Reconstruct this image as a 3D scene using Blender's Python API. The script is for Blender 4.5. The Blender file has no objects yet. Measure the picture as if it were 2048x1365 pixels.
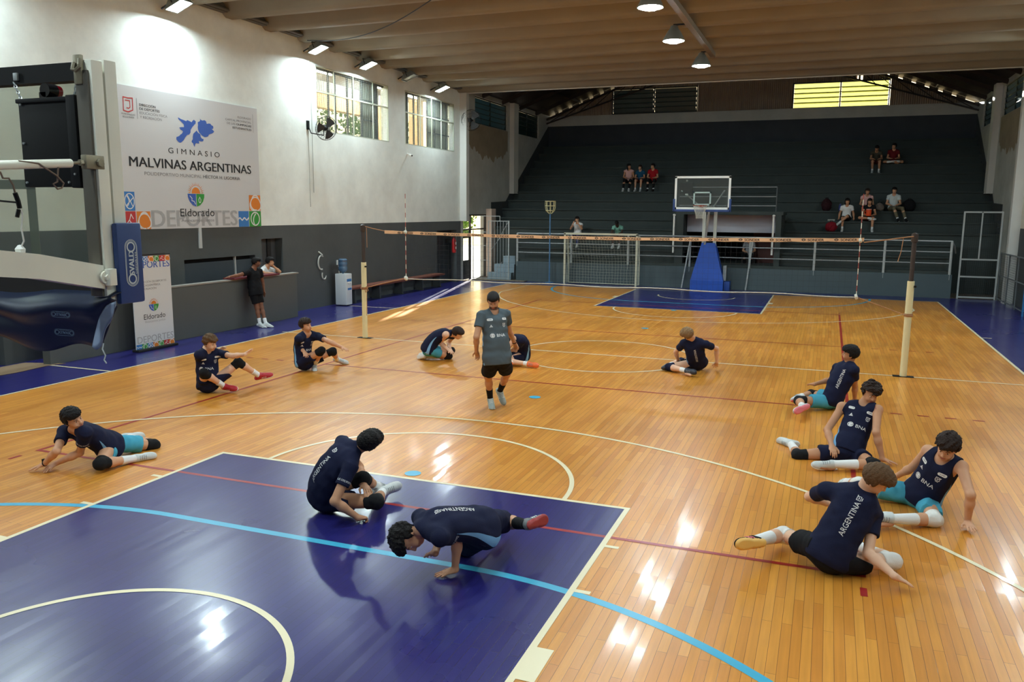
import bpy, bmesh, math, random
import numpy as np
from mathutils import Vector, Matrix, Quaternion
from mathutils.bvhtree import BVHTree
R = math.radians
SC = bpy.context.scene
COL = SC.collection
random.seed(7)

# ------------------------------------------------------------------ camera, world, sun, exposure
cam_d = bpy.data.cameras.new('camera')
cam_d.sensor_width = 36.0
cam_d.lens = 1634.55 / 2048 * 36.0
cam_d.clip_end = 300
cam = bpy.data.objects.new('camera', cam_d)
COL.objects.link(cam)
cam.matrix_world = (Matrix.Translation((4.07697, -1.698137, 2.858842)) @ Matrix.Rotation(0.366086506, 4, 'Z')
                    @ Matrix.Rotation(math.pi / 2 - 0.159274501, 4, 'X') @ Matrix.Rotation(0.00772329, 4, 'Z'))
SC.camera = cam

w = bpy.data.worlds.new('sky'); SC.world = w; w.use_nodes = True
bg = w.node_tree.nodes['Background']
sky = w.node_tree.nodes.new('ShaderNodeTexSky'); sky.sky_type = 'HOSEK_WILKIE'
sky.sun_direction = (-0.25, 0.97, 0.25); sky.turbidity = 4.0
w.node_tree.links.new(sky.outputs[0], bg.inputs[0]); bg.inputs[1].default_value = 6.0

sun_d = bpy.data.lights.new('sun', 'SUN'); sun_d.energy = 34.0; sun_d.angle = R(0.6); sun_d.color = (1, .93, .82)
sun = bpy.data.objects.new('sun', sun_d); COL.objects.link(sun)
sun.rotation_euler = Vector((0.25, -0.97, -0.195)).to_track_quat('-Z', 'Y').to_euler()
sun.location = (-30, 60, 20)

LAMP = 290.0          # strength of the flood lamps' lenses
SC.view_settings.view_transform = 'Standard'
SC.view_settings.look = 'None'
SC.view_settings.exposure = 0.28
SC.view_settings.gamma = 1.0
SC.view_settings.use_curve_mapping = False
SC.cycles.use_denoising = True
SC.cycles.max_bounces = 7
SC.cycles.diffuse_bounces = 4
SC.cycles.glossy_bounces = 3
SC.cycles.transparent_max_bounces = 12
SC.cycles.caustics_reflective = False
SC.cycles.caustics_refractive = False
SC.cycles.sample_clamp_indirect = 6.0

# ------------------------------------------------------------------ materials
def lin(c):
    return tuple(((v / 255) / 12.92 if v / 255 <= .04045 else ((v / 255 + .055) / 1.055) ** 2.4) for v in c[:3]) + (1.0,)

MATS = {}
def mat(name, rgb, rough=.6, metal=0.0, var=0.0, vscale=6.0, spec=.5, bump=0.0, bscale=60.0, coat=0.0, emit=None, estr=0.0, trans=None):
    if name in MATS: return MATS[name]
    m = bpy.data.materials.new(name); m.use_nodes = True
    nt = m.node_tree; b = nt.nodes['Principled BSDF']
    b.inputs['Base Color'].default_value = lin(rgb)
    b.inputs['Roughness'].default_value = rough
    b.inputs['Metallic'].default_value = metal
    b.inputs['Specular IOR Level'].default_value = spec
    b.inputs['Coat Weight'].default_value = coat
    if emit:
        b.inputs['Emission Color'].default_value = lin(emit); b.inputs['Emission Strength'].default_value = estr
    if var > 0 or bump > 0:
        tc = nt.nodes.new('ShaderNodeTexCoord')
        n = nt.nodes.new('ShaderNodeTexNoise'); n.inputs['Scale'].default_value = vscale; n.inputs['Detail'].default_value = 5
        nt.links.new(tc.outputs['Object'], n.inputs['Vector'])
        if var > 0:
            mx = nt.nodes.new('ShaderNodeMix'); mx.data_type = 'RGBA'
            c = lin(rgb)
            mx.inputs[6].default_value = tuple(v * (1 - var) for v in c[:3]) + (1,)
            mx.inputs[7].default_value = tuple(min(1, v * (1 + var)) for v in c[:3]) + (1,)
            nt.links.new(n.outputs['Fac'], mx.inputs[0]); nt.links.new(mx.outputs[2], b.inputs['Base Color'])
        if bump > 0:
            n2 = nt.nodes.new('ShaderNodeTexNoise'); n2.inputs['Scale'].default_value = bscale; n2.inputs['Detail'].default_value = 3
            nt.links.new(tc.outputs['Object'], n2.inputs['Vector'])
            bp = nt.nodes.new('ShaderNodeBump'); bp.inputs['Strength'].default_value = bump; bp.inputs['Distance'].default_value = .01
            nt.links.new(n2.outputs['Fac'], bp.inputs['Height']); nt.links.new(bp.outputs[0], b.inputs['Normal'])
    MATS[name] = m
    return m

def glass_mat(name, tint=(225, 235, 232), haze=.10, gloss=.08, hazec=(190, 195, 190)):
    if name in MATS: return MATS[name]
    m = bpy.data.materials.new(name); m.use_nodes = True
    nt = m.node_tree; nt.nodes.remove(nt.nodes['Principled BSDF']); out = nt.nodes['Material Output']
    t = nt.nodes.new('ShaderNodeBsdfTransparent'); t.inputs[0].default_value = lin(tint)
    d = nt.nodes.new('ShaderNodeBsdfDiffuse'); d.inputs[0].default_value = lin(hazec)
    g = nt.nodes.new('ShaderNodeBsdfGlossy'); g.inputs['Roughness'].default_value = .05
    a = nt.nodes.new('ShaderNodeMixShader'); a.inputs[0].default_value = haze
    c = nt.nodes.new('ShaderNodeMixShader'); c.inputs[0].default_value = gloss
    nt.links.new(t.outputs[0], a.inputs[1]); nt.links.new(d.outputs[0], a.inputs[2])
    nt.links.new(a.outputs[0], c.inputs[1]); nt.links.new(g.outputs[0], c.inputs[2]); nt.links.new(c.outputs[0], out.inputs[0])
    MATS[name] = m
    return m

def planks_mat(name, c1, c2, mortar, rough, blend=1.0, bumpy=.12, coat=0.0, wear=0.0, spec=.5, tilt=.022):
    """varnished boards running along y; blend < 1 mutes the board to board colour (paint over boards)"""
    m = bpy.data.materials.new(name); m.use_nodes = True
    nt = m.node_tree; b = nt.nodes['Principled BSDF']; L = nt.links.new
    tc = nt.nodes.new('ShaderNodeTexCoord')
    sep = nt.nodes.new('ShaderNodeSeparateXYZ'); L(tc.outputs['Object'], sep.inputs[0])
    cmb = nt.nodes.new('ShaderNodeCombineXYZ'); L(sep.outputs['Y'], cmb.inputs['X']); L(sep.outputs['X'], cmb.inputs['Y'])
    br = nt.nodes.new('ShaderNodeTexBrick'); L(cmb.outputs[0], br.inputs['Vector'])
    br.offset = .37; br.squash = 1.0; br.inputs['Scale'].default_value = 1.0
    br.inputs['Brick Width'].default_value = 1.1; br.inputs['Row Height'].default_value = .068
    br.inputs['Mortar Size'].default_value = .0016; br.inputs['Mortar Smooth'].default_value = .2; br.inputs['Bias'].default_value = 0
    br.inputs['Color1'].default_value = lin(c1); br.inputs['Color2'].default_value = lin(c2); br.inputs['Mortar'].default_value = lin(mortar)
    # grain along y
    mp = nt.nodes.new('ShaderNodeMapping'); mp.inputs['Scale'].default_value = (38, 1.6, 1); L(tc.outputs['Object'], mp.inputs['Vector'])
    n = nt.nodes.new('ShaderNodeTexNoise'); n.inputs['Scale'].default_value = 1.0; n.inputs['Detail'].default_value = 6; L(mp.outputs[0], n.inputs['Vector'])
    n2 = nt.nodes.new('ShaderNodeTexNoise'); n2.inputs['Scale'].default_value = .55; n2.inputs['Detail'].default_value = 4; L(tc.outputs['Object'], n2.inputs['Vector'])
    r1 = nt.nodes.new('ShaderNodeMapRange'); r1.inputs['To Min'].default_value = 1 - .22 * blend; r1.inputs['To Max'].default_value = 1 + .18 * blend
    L(n.outputs['Fac'], r1.inputs['Value'])
    r2 = nt.nodes.new('ShaderNodeMapRange'); r2.inputs['From Min'].default_value = .3; r2.inputs['From Max'].default_value = .7
    r2.inputs['To Min'].default_value = 1 - .16 * blend; r2.inputs['To Max'].default_value = 1 + .12 * blend; L(n2.outputs['Fac'], r2.inputs['Value'])
    mul = nt.nodes.new('ShaderNodeMath'); mul.operation = 'MULTIPLY'; L(r1.outputs[0], mul.inputs[0]); L(r2.outputs[0], mul.inputs[1])
    vm = nt.nodes.new('ShaderNodeVectorMath'); vm.operation = 'SCALE'; L(br.outputs['Color'], vm.inputs[0]); L(mul.outputs[0], vm.inputs['Scale'])
    L(vm.outputs[0], b.inputs['Base Color'])
    rr = nt.nodes.new('ShaderNodeMapRange'); rr.inputs['To Min'].default_value = rough * .75; rr.inputs['To Max'].default_value = rough * 1.35
    L(n2.outputs['Fac'], rr.inputs['Value']); L(rr.outputs[0], b.inputs['Roughness'])
    b.inputs['Specular IOR Level'].default_value = spec
    b.inputs['Coat Weight'].default_value = coat; b.inputs['Coat Roughness'].default_value = .11
    # the boards are slightly cupped and uneven
    bp = nt.nodes.new('ShaderNodeBump'); bp.inputs['Strength'].default_value = bumpy; bp.inputs['Distance'].default_value = .004
    mp2 = nt.nodes.new('ShaderNodeMapping'); mp2.inputs['Scale'].default_value = (9, 1.3, 1); L(tc.outputs['Object'], mp2.inputs['Vector'])
    n3 = nt.nodes.new('ShaderNodeTexNoise'); n3.inputs['Scale'].default_value = 1.0; n3.inputs['Detail'].default_value = 2; L(mp2.outputs[0], n3.inputs['Vector'])
    ad = nt.nodes.new('ShaderNodeMath'); ad.operation = 'SUBTRACT'; L(n3.outputs['Fac'], ad.inputs[0]); L(br.outputs['Fac'], ad.inputs[1])
    # every board lies a little differently
    b2 = nt.nodes.new('ShaderNodeTexBrick'); L(cmb.outputs[0], b2.inputs['Vector']); b2.offset = .37; b2.squash = 1.0
    for k_, v_ in (('Scale', 1.0), ('Brick Width', 1.1), ('Row Height', .068), ('Mortar Size', 0.0), ('Mortar Smooth', 0.0), ('Bias', 0.0)): b2.inputs[k_].default_value = v_
    b2.inputs['Color1'].default_value = (0, 0, 0, 1); b2.inputs['Color2'].default_value = (1, 1, 1, 1)
    wn = nt.nodes.new('ShaderNodeTexWhiteNoise'); wn.noise_dimensions = '3D'; L(b2.outputs['Color'], wn.inputs['Vector'])
    sb = nt.nodes.new('ShaderNodeVectorMath'); sb.operation = 'SUBTRACT'; L(wn.outputs['Color'], sb.inputs[0]); sb.inputs[1].default_value = (.5, .5, .5)
    ml = nt.nodes.new('ShaderNodeVectorMath'); ml.operation = 'MULTIPLY'; L(sb.outputs[0], ml.inputs[0]); ml.inputs[1].default_value = (tilt*1.6, tilt, 0)
    ge = nt.nodes.new('ShaderNodeNewGeometry'); an = nt.nodes.new('ShaderNodeVectorMath'); an.operation = 'ADD'; L(ge.outputs['Normal'], an.inputs[0]); L(ml.outputs[0], an.inputs[1])
    nn = nt.nodes.new('ShaderNodeVectorMath'); nn.operation = 'NORMALIZE'; L(an.outputs[0], nn.inputs[0]); L(nn.outputs[0], bp.inputs['Normal'])
    L(ad.outputs[0], bp.inputs['Height']); L(bp.outputs[0], b.inputs['Normal'])
    if coat: L(bp.outputs[0], b.inputs['Coat Normal'])
    MATS[name] = m
    return m

def wall_mat(name, low, high, zline, slope=None, rough=.7, dirt=.0):
    """painted wall: one colour up to the height zline, another above; uneven brushwork and grime"""
    m = bpy.data.materials.new(name); m.use_nodes = True
    nt = m.node_tree; b = nt.nodes['Principled BSDF']; L = nt.links.new
    tc = nt.nodes.new('ShaderNodeTexCoord'); sep = nt.nodes.new('ShaderNodeSeparateXYZ'); L(tc.outputs['Object'], sep.inputs[0])
    st = nt.nodes.new('ShaderNodeMath'); st.operation = 'GREATER_THAN'; st.inputs[1].default_value = zline; L(sep.outputs['Z'], st.inputs[0])
    mx = nt.nodes.new('ShaderNodeMix'); mx.data_type = 'RGBA'; mx.inputs[6].default_value = lin(low); mx.inputs[7].default_value = lin(high); L(st.outputs[0], mx.inputs[0])
    n = nt.nodes.new('ShaderNodeTexNoise'); n.inputs['Scale'].default_value = 1.1; n.inputs['Detail'].default_value = 7; n.inputs['Roughness'].default_value = .65; L(tc.outputs['Object'], n.inputs['Vector'])
    mr = nt.nodes.new('ShaderNodeMapRange'); mr.inputs['From Min'].default_value = .3; mr.inputs['From Max'].default_value = .7
    mr.inputs['To Min'].default_value = .9 - dirt; mr.inputs['To Max'].default_value = 1.06; L(n.outputs['Fac'], mr.inputs['Value'])
    vm = nt.nodes.new('ShaderNodeVectorMath'); vm.operation = 'SCALE'; L(mx.outputs[2], vm.inputs[0]); L(mr.outputs[0], vm.inputs['Scale'])
    L(vm.outputs[0], b.inputs['Base Color']); b.inputs['Roughness'].default_value = rough; b.inputs['Specular IOR Level'].default_value = .3
    n2 = nt.nodes.new('ShaderNodeTexNoise'); n2.inputs['Scale'].default_value = 9; n2.inputs['Detail'].default_value = 6; L(tc.outputs['Object'], n2.inputs['Vector'])
    bp = nt.nodes.new('ShaderNodeBump'); bp.inputs['Strength'].default_value = .25; bp.inputs['Distance'].default_value = .01
    L(n2.outputs['Fac'], bp.inputs['Height']); L(bp.outputs[0], b.inputs['Normal'])
    MATS[name] = m
    return m

# ------------------------------------------------------------------ mesh helpers
class MB:
    def __init__(s): s.v = []; s.f = []; s.m = []; s.cur = 0
    def add(s, vs, fs):
        o = len(s.v); s.v += [tuple(p) for p in vs]
        for f in fs: s.f.append(tuple(i + o for i in f)); s.m.append(s.cur)
    def box(s, a, b):
        x0, y0, z0 = a; x1, y1, z1 = b
        s.add([(x0,y0,z0),(x1,y0,z0),(x1,y1,z0),(x0,y1,z0),(x0,y0,z1),(x1,y0,z1),(x1,y1,z1),(x0,y1,z1)],
              [(0,3,2,1),(4,5,6,7),(0,1,5,4),(1,2,6,5),(2,3,7,6),(3,0,4,7)]); return s
    def bbox(s, a, b, r=.01):
        """box with chamfered edges"""
        bm = bmesh.new(); bmesh.ops.create_cube(bm, size=1)
        for v in bm.verts: v.co = Vector([(a[i] + b[i]) / 2 + v.co[i] * (b[i] - a[i]) for i in range(3)])
        bmesh.ops.bevel(bm, geom=bm.edges[:], offset=r, segments=2, affect='EDGES', profile=.6)
        bm.verts.index_update(); s.add([v.co[:] for v in bm.verts], [[v.index for v in f.verts] for f in bm.faces]); bm.free(); return s
    def beam(s, p, q, w, h, up=(0,0,1)):
        p = Vector(p); q = Vector(q); d = (q - p).normalized(); u = Vector(up)
        if abs(d.dot(u)) > .98: u = Vector((0, 1, 0))
        x = d.cross(u).normalized(); z = x.cross(d)
        vs = [c + x * (i * w / 2) + z * (j * h / 2) for c in (p, q) for i, j in ((-1,-1),(1,-1),(1,1),(-1,1))]
        s.add(vs, [(0,3,2,1),(4,5,6,7),(0,1,5,4),(1,2,6,5),(2,3,7,6),(3,0,4,7)]); return s
    def cyl(s, p, q, r, r2=None, n=12, cap=True):
        r2 = r if r2 is None else r2
        p = Vector(p); q = Vector(q); d = (q - p).normalized()
        u = d.orthogonal().normalized(); v = d.cross(u)
        vs = [c + (u * math.cos(2*math.pi*i/n) + v * math.sin(2*math.pi*i/n)) * rr for c, rr in ((p, r), (q, r2)) for i in range(n)]
        fs = [(i, (i+1) % n, n + (i+1) % n, n + i) for i in range(n)]
        if cap: fs += [tuple(range(n-1, -1, -1)), tuple(range(n, 2*n))]
        s.add(vs, fs); return s
    def tube(s, pts, r, n=8, closed=False):
        pts = [Vector(p) for p in pts]; k = len(pts); vs = []; prev = None
        for i, p in enumerate(pts):
            a = pts[(i-1) % k] if (closed or i > 0) else p
            b = pts[(i+1) % k] if (closed or i < k-1) else p
            d = (b - a).normalized()
            u = d.orthogonal().normalized() if prev is None else (prev - d * prev.dot(d)).normalized()
            prev = u; v = d.cross(u)
            rr = r[i] if isinstance(r, (list, tuple)) else r
            vs += [p + (u * math.cos(2*math.pi*j/n) + v * math.sin(2*math.pi*j/n)) * rr for j in range(n)]
        fs = []
        for i in range(k if closed else k-1):
            o, o2 = i*n, ((i+1) % k)*n
            fs += [(o+j, o+(j+1) % n, o2+(j+1) % n, o2+j) for j in range(n)]
        if not closed: fs += [tuple(range(n-1, -1, -1)), tuple(range((k-1)*n, k*n))]
        s.add(vs, fs); return s
    def poly(s, pts): s.add(pts, [tuple(range(len(pts)))]); return s
    def prism(s, pts, d):
        """closed outline (3-D points) pushed along the vector d"""
        n = len(pts); d = Vector(d); a = [Vector(p) for p in pts]
        s.add(a + [p + d for p in a], [tuple(range(n-1, -1, -1)), tuple(range(n, 2*n))] + [(i, (i+1) % n, n+(i+1) % n, n+i) for i in range(n)]); return s
    def lathe(s, prof, c=(0,0,0), n=20, axis=None):
        vs = []; k = len(prof); c = Vector(c)
        q = Quaternion() if axis is None else Vector((0,0,1)).rotation_difference(Vector(axis))
        for r, z in prof: vs += [c + q @ Vector((r*math.cos(2*math.pi*j/n), r*math.sin(2*math.pi*j/n), z)) for j in range(n)]
        fs = [(i*n+j, i*n+(j+1) % n, (i+1)*n+(j+1) % n, (i+1)*n+j) for i in range(k-1) for j in range(n)]
        if prof[0][0] > 1e-4: fs.append(tuple(range(n-1, -1, -1)))
        if prof[-1][0] > 1e-4: fs.append(tuple(range((k-1)*n, k*n)))
        s.add(vs, fs); return s
    def grid(s, fn, nu, nv):
        vs = [fn(i/nu, j/nv) for j in range(nv+1) for i in range(nu+1)]
        s.add(vs, [(j*(nu+1)+i, j*(nu+1)+i+1, (j+1)*(nu+1)+i+1, (j+1)*(nu+1)+i) for j in range(nv) for i in range(nu)]); return s
    def build(s, name, mats, parent=None, smooth=35, label=None):
        me = bpy.data.meshes.new(name)
        me.from_pydata(s.v, [], s.f)
        mats = mats if isinstance(mats, (list, tuple)) else [mats]
        for m in mats: me.materials.append(m)
        if len(mats) > 1: me.polygons.foreach_set('material_index', s.m)
        if smooth:
            me.polygons.foreach_set('use_smooth', [True] * len(me.polygons)); me.set_sharp_from_angle(angle=R(smooth))
        me.update()
        return link(name, me, parent, label)

def link(name, data, parent=None, label=None):
    o = bpy.data.objects.new(name, data); COL.objects.link(o)
    if parent is not None:
        o.parent = parent; o.matrix_parent_inverse = Matrix.Translation(-parent.location)
    if label: o['label'] = label
    return o
def tag(o, label, cat, group=None, kind=None):
    o['label'] = label; o['category'] = cat
    if group: o['group'] = group
    if kind: o['kind'] = kind
    return o
def thing(name, label, cat, loc=(0,0,0), group=None):
    o = bpy.data.objects.new(name, None); COL.objects.link(o); o.location = loc; o.empty_display_size = .1
    bpy.context.view_layer.update() if False else None
    return tag(o, label, cat, group)
def struct(o):
    o['kind'] = 'structure'; return o

_tc = {}
def text_polys(body, bold=0.0, spacing=1.0, shear=0.0):
    """outline mesh of a word: (vertices n x 2, triangles), height of a capital = 1"""
    key = (body, bold, spacing, shear)
    if key in _tc: return _tc[key]
    cu = bpy.data.curves.new('t', 'FONT'); cu.body = body; cu.offset = bold; cu.space_character = spacing; cu.shear = shear; cu.resolution_u = 3
    ob = bpy.data.objects.new('t', cu); me = ob.to_mesh()
    me.calc_loop_triangles()
    v = np.array([p.co[:2] for p in me.vertices]).reshape(-1, 2); f = [tuple(t.vertices) for t in me.loop_triangles]
    ob.to_mesh_clear(); bpy.data.objects.remove(ob); bpy.data.curves.remove(cu)
    v = v / .73
    if len(v): v[:, 0] -= v[:, 0].min()
    _tc[key] = (v, f)
    return _tc[key]
def put_text(mb, body, org, xd, yd, cap, width=None, bold=0.0, align='l', spacing=1.0, off=None, shear=0.0):
    """flat lettering: org = foot of the text, xd/yd unit directions, cap = capital height, width = squeeze to this length"""
    v, f = text_polys(body, 0, spacing, shear)
    if not len(v): return
    if bold > 0:
        b_ = bold*cap*1.1
        nn_ = np.cross(np.array(xd, float), np.array(yd, float))
        for q in (-b_, b_): put_text(mb, body, np.array(org)+np.array(xd, float)*q+nn_*(.0002+.0002*(q > 0)), xd, yd, cap, width, 0, align, spacing, off, shear)
    W = v[:, 0].max() * cap; sx = cap if width is None else cap * width / W; W = v[:, 0].max() * sx
    s = {'l': 0, 'c': -W / 2, 'r': -W}[align]
    o = np.array(org); xd = np.array(xd, float); yd = np.array(yd, float)
    mb.add([tuple(o + xd * (p[0] * sx + s) + yd * (p[1] * cap)) for p in v], f)

WHITE = mat('white_paint', (235, 235, 228), .5, var=.04)
BLACK = mat('black_paint', (9, 9, 10), .6, spec=.25)
STEEL = mat('galvanised_steel', (168, 172, 172), .4, .6, var=.1)
GREYP = mat('grey_metal_paint', (175, 180, 178), .45, 0.0, var=.06)
DARKM = mat('dark_metal', (38, 38, 40), .5, .3)
# ------------------------------------------------------------------ the hall
XW = 9.7; Y0 = -9.0; YH = 28.4; YB = 39.2; ZC = 7.5
WOOD = planks_mat('court_boards', (220, 149, 58), (201, 127, 44), (114, 67, 27), .33, bumpy=.12, coat=.20)
BLUE = planks_mat('blue_court_paint', (37, 35, 104), (34, 32, 98), (20, 19, 58), .28, blend=.35, bumpy=.08, coat=.22, tilt=.013)
LINE = mat('cream_line_paint', (232, 218, 180), .35, coat=.2)
RED = mat('red_line_paint', (158, 34, 34), .35, coat=.2)
CYAN = mat('light_blue_line_paint', (62, 168, 202), .35, coat=.2)
CONC = mat('stand_concrete', (55, 63, 61), .8, var=.2, vscale=2.0, bump=.15, bscale=25)

fb = MB()
def rect(x0, y0, x1, y1, z, m): fb.cur = m; fb.poly([(x0,y0,z),(x1,y0,z),(x1,y1,z),(x0,y1,z)])
def seg(p, q, w, z, m):
    fb.cur = m; p = Vector(p).to_3d(); q = Vector(q).to_3d(); d = (q-p).normalized(); n = Vector((-d.y, d.x, 0)) * w/2; zz = Vector((0,0,z))
    fb.poly([p-n+zz, q-n+zz, q+n+zz, p+n+zz])
def arc(c, r, a0, a1, w, z, m, n=64):
    fb.cur = m
    for i in range(n):
        a, b = R(a0+(a1-a0)*i/n), R(a0+(a1-a0)*(i+1)/n)
        P = lambda t, q: (c[0]+q*math.cos(t), c[1]+q*math.sin(t), z)
        fb.poly([P(a, r-w), P(a, r), P(b, r), P(b, r-w)][::-1])
rect(-XW-.6, Y0, XW+.6, YH+1.05, 0, 1)
rect(-7.5, -.02, 7.5, 28, .0012, 0)
for s in (0, 1):
    def Y(y): return y if s == 0 else 28 - y
    def RC(x0, y0, x1, y1, z, m): rect(x0, min(Y(y0), Y(y1)), x1, max(Y(y0), Y(y1)), z, m)
    RC(-2.45, 0, 2.45, 5.8, .0022, 1)
    # light blue goal area, red volleyball end line, cream lines over them
    sg = 1 if s == 0 else -1
    def ARC(c, r, a0, a1, w, z, m, n=64): arc((c[0], Y(c[1])), r, sg*a0, sg*a1, w, z, m, n)
    ARC((-1.5, 0), 4.03, 90, 180, .08, .003, 4); ARC((1.5, 0), 4.03, 0, 90, .08, .003, 4); RC(-1.5, 3.95, 1.5, 4.03, .003, 4)
    RC(-4.5, 5.0, 4.5, 5.05, .0034, 3)
    RC(-4.5, 10.95, 4.5, 11.0, .0034, 3)
    for sx in (-1, 1):
        RC(sx*4.5-.025, 4.8, sx*4.5+.025, 4.65, .0034, 3)
        for k in range(5): RC(sx*(4.72+.35*k), 11.0, sx*(4.72+.35*k+.15), 10.95, .0034, 3) if sx > 0 else RC(-(4.72+.35*k+.15), 11.0, -(4.72+.35*k), 10.95, .0034, 3)
        rect(sx*4.5-.025, 5.0, sx*4.5+.025, 23.0, .0037, 3) if s == 0 else None
    RC(-2.4, 5.75, 2.4, 5.8, .0042, 2)
    for sx in (-1, 1):
        RC(min(sx*2.4, sx*2.45), 0, max(sx*2.4, sx*2.45), 5.8, .0042, 2)
        a, b = sorted((sx*2.45, sx*2.57))
        RC(a, 2.65, b, 3.05, .0042, 2)
        for yy in (3.90, 4.80): RC(a, yy, b, yy+.05, .0042, 2)
        a, b = sorted((sx*6.55, sx*6.6)); RC(a, 0, b, 2.99, .0042, 2)
    ARC((0, 5.8), 1.8, 0, 180, .05, .0046, 2)
    ARC((0, 1.575), 1.3, 0, 180, .05, .0048, 2)
    ARC((0, 1.575), 6.75, 12.1, 167.9, .05, .0050, 2, 96)
    for yy in (5.94, 9.94): fb.__setattr__('cur', 4); fb.poly([(.09*math.cos(R(a*15)), Y(yy)+.09*math.sin(R(a*15)), .0052) for a in range(24)])
    RC(-7.5, 0, 7.5, .05, .0044, 2)
rect(-7.55, 0, -7.5, 28, .0042, 2); rect(7.5, 0, 7.55, 28, .0042, 2)
rect(-7.68, 13.975, 7.68, 14.025, .0044, 2)
arc((0, 14), 1.8, 0, 360, .05, .0048, 2, 96)
for yy in (8.9, 19.1): rect(-9.1, yy, -7.55, yy+.05, .0042, 2); rect(7.55, yy+.6, 7.75, yy+.65, .0042, 2)
floor = struct(fb.build('floor', [WOOD, BLUE, LINE, RED, CYAN], smooth=0))
floor['label'] = 'varnished board court floor with blue keys and painted lines'

b = MB(); b.box((-XW-.3, YH+1.0, -.12), (XW+.3, 32.2, -.004)); struct(b.build('floor_stand', mat('stand_floor', (112, 100, 88), .8, var=.25, vscale=4)))
# ---- left wall, with real openings
WL = wall_mat('left_wall_paint', (84, 88, 88), (236, 241, 234), 2.40, dirt=.02)
def wall_with_holes(name, axis, pos, t, u0, u1, z0, z1, holes, m):
    """vertical slab at axis=pos, thickness t outwards, holes = (u0,u1,z0,z1)"""
    us = sorted({u0, u1} | {h[0] for h in holes} | {h[1] for h in holes}); zs = sorted({z0, z1} | {h[2] for h in holes} | {h[3] for h in holes})
    b = MB()
    for i in range(len(us)-1):
        for j in range(len(zs)-1):
            cu, cz = (us[i]+us[i+1])/2, (zs[j]+zs[j+1])/2
            if any(h[0] < cu < h[1] and h[2] < cz < h[3] for h in holes): continue
            lo, hi = sorted((pos, pos+t))
            if axis == 'x': b.box((lo, us[i], zs[j]), (hi, us[i+1], zs[j+1]))
            else: b.box((us[i], lo, zs[j]), (us[i+1], hi, zs[j+1]))
    return struct(b.build(name, m, smooth=0))
W1 = (18.62, 22.73, 5.04, 6.84); W2 = (23.86, 27.80, 5.06, 6.86)
D1 = (15.96, 16.84, 0, 2.06); D2 = (26.25, 28.0, 0, 2.06); NI = (13.17, 15.68, .9, 1.66); DR = (28.62, 31.05, 0, 2.66)
DL = (5.5, 8.6, 0, 2.0)
wall_with_holes('wall_left', 'x', -XW, -.28, Y0, YH, 0, ZC+.3, [W1, W2, D1, D2, NI, DL], WL)
# beyond the hall the side wall of the stand: white with dark paint that climbs with the steps
WS = wall_mat('stand_side_paint', (196, 198, 190), (186, 188, 182), 2.66, dirt=.12)
LV1 = (29.82, 33.45, 6.35, 7.44); LV2 = (34.8, 37.7, 6.35, 7.44)
wall_with_holes('wall_left', 'x', -XW, -.28, YH, YB+.3, 0, ZC+.5, [DR, LV1, LV2], WS)
wall_with_holes('wall_right', 'x', XW, .28, YH, YB+.3, 0, ZC+.5, [LV1, LV2], WS)
WR = wall_mat('right_wall_paint', (78, 82, 82), (224, 220, 204), 2.40, dirt=.04)
wall_with_holes('wall_right', 'x', XW, .28, Y0, YH, 0, ZC+.3, [W1, W2], WR)
wall_with_holes('wall_near', 'y', Y0, -.28, -XW-.3, XW+.3, 0, ZC+.3, [], WR)
# dark paint on both side walls of the stand
DKP = mat('dark_stand_paint', (58, 62, 64), .75, var=.15)
for sx in (-1, 1):
    b = MB(); x = sx*(XW-.004)
    prof = [(31.55, 0), (31.55, 3.18), (33.28, 3.24), (33.75, 3.58), (34.8, 3.58), (34.8, 4.2), (39.2, 7.1), (39.2, 0)]
    b.poly([(x, y, z) for y, z in (prof if sx > 0 else prof[::-1])])
    struct(b.build('trim_1' if sx < 0 else 'trim_2', DKP, smooth=0))
# pillars of the stand
PIL = mat('pillar_paint', (206, 206, 200), .7, var=.08, vscale=1.5)
for sx in (-1, 1):
    b = MB()
    a, c = sorted((sx*XW, sx*(XW-.28)))
    b.box((a, YH-.06, 2.4 if sx < 0 else 0), (c, YH+.2, 7.5))
    a, c = sorted((sx*XW, sx*(XW-.22))); b.box((a, 33.75, 3.6), (c, 34.3, 7.6))
    struct(b.build('trim_3' if sx < 0 else 'trim_4', PIL))
# moist brown patch of bare plaster under the louvres
PLAST = mat('bare_plaster', (142, 130, 110), .85, var=.3, vscale=2)
rnd = random.Random(3)
for sx in (-1, 1):
    b = MB(); x = sx*(XW-.006)
    ys = np.linspace(28.7, 33.5, 60); low = [5.5 - .5*max(0, math.sin(max(0, (y-29.3)/4.3)*math.pi))**.7 + .07*math.sin(y*5.3)+.06*math.sin(y*11+1)+.05*math.sin(y*19+2) + rnd.uniform(-.04, .04) for y in ys]
    pts = [(x, y, z) for y, z in zip(ys, low)] + [(x, 33.5, 6.34), (x, 28.7, 6.34)]
    for i in range(len(ys)-1):
        q = [(x, ys[i], low[i]), (x, ys[i+1], low[i+1]), (x, ys[i+1], 6.34), (x, ys[i], 6.34)]
        b.poly(q if sx < 0 else q[::-1])
    struct(b.build('trim_5' if sx < 0 else 'trim_6', PLAST, smooth=0))
# beam along the head of the left wall, gutter and right twin
BEAM = mat('wall_beam', (96, 96, 92), .7, var=.25, vscale=3)
for sx in (-1, 1):
    b = MB(); a, c = sorted((sx*XW, sx*(XW-.16))); b.box((a, Y0, 7.42), (c, YH, 7.62)); b.cyl((sx*(XW-.2), Y0, 7.47), (sx*(XW-.2), YH, 7.47), .035)
    struct(b.build('trim_7' if sx < 0 else 'trim_8', BEAM))

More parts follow.
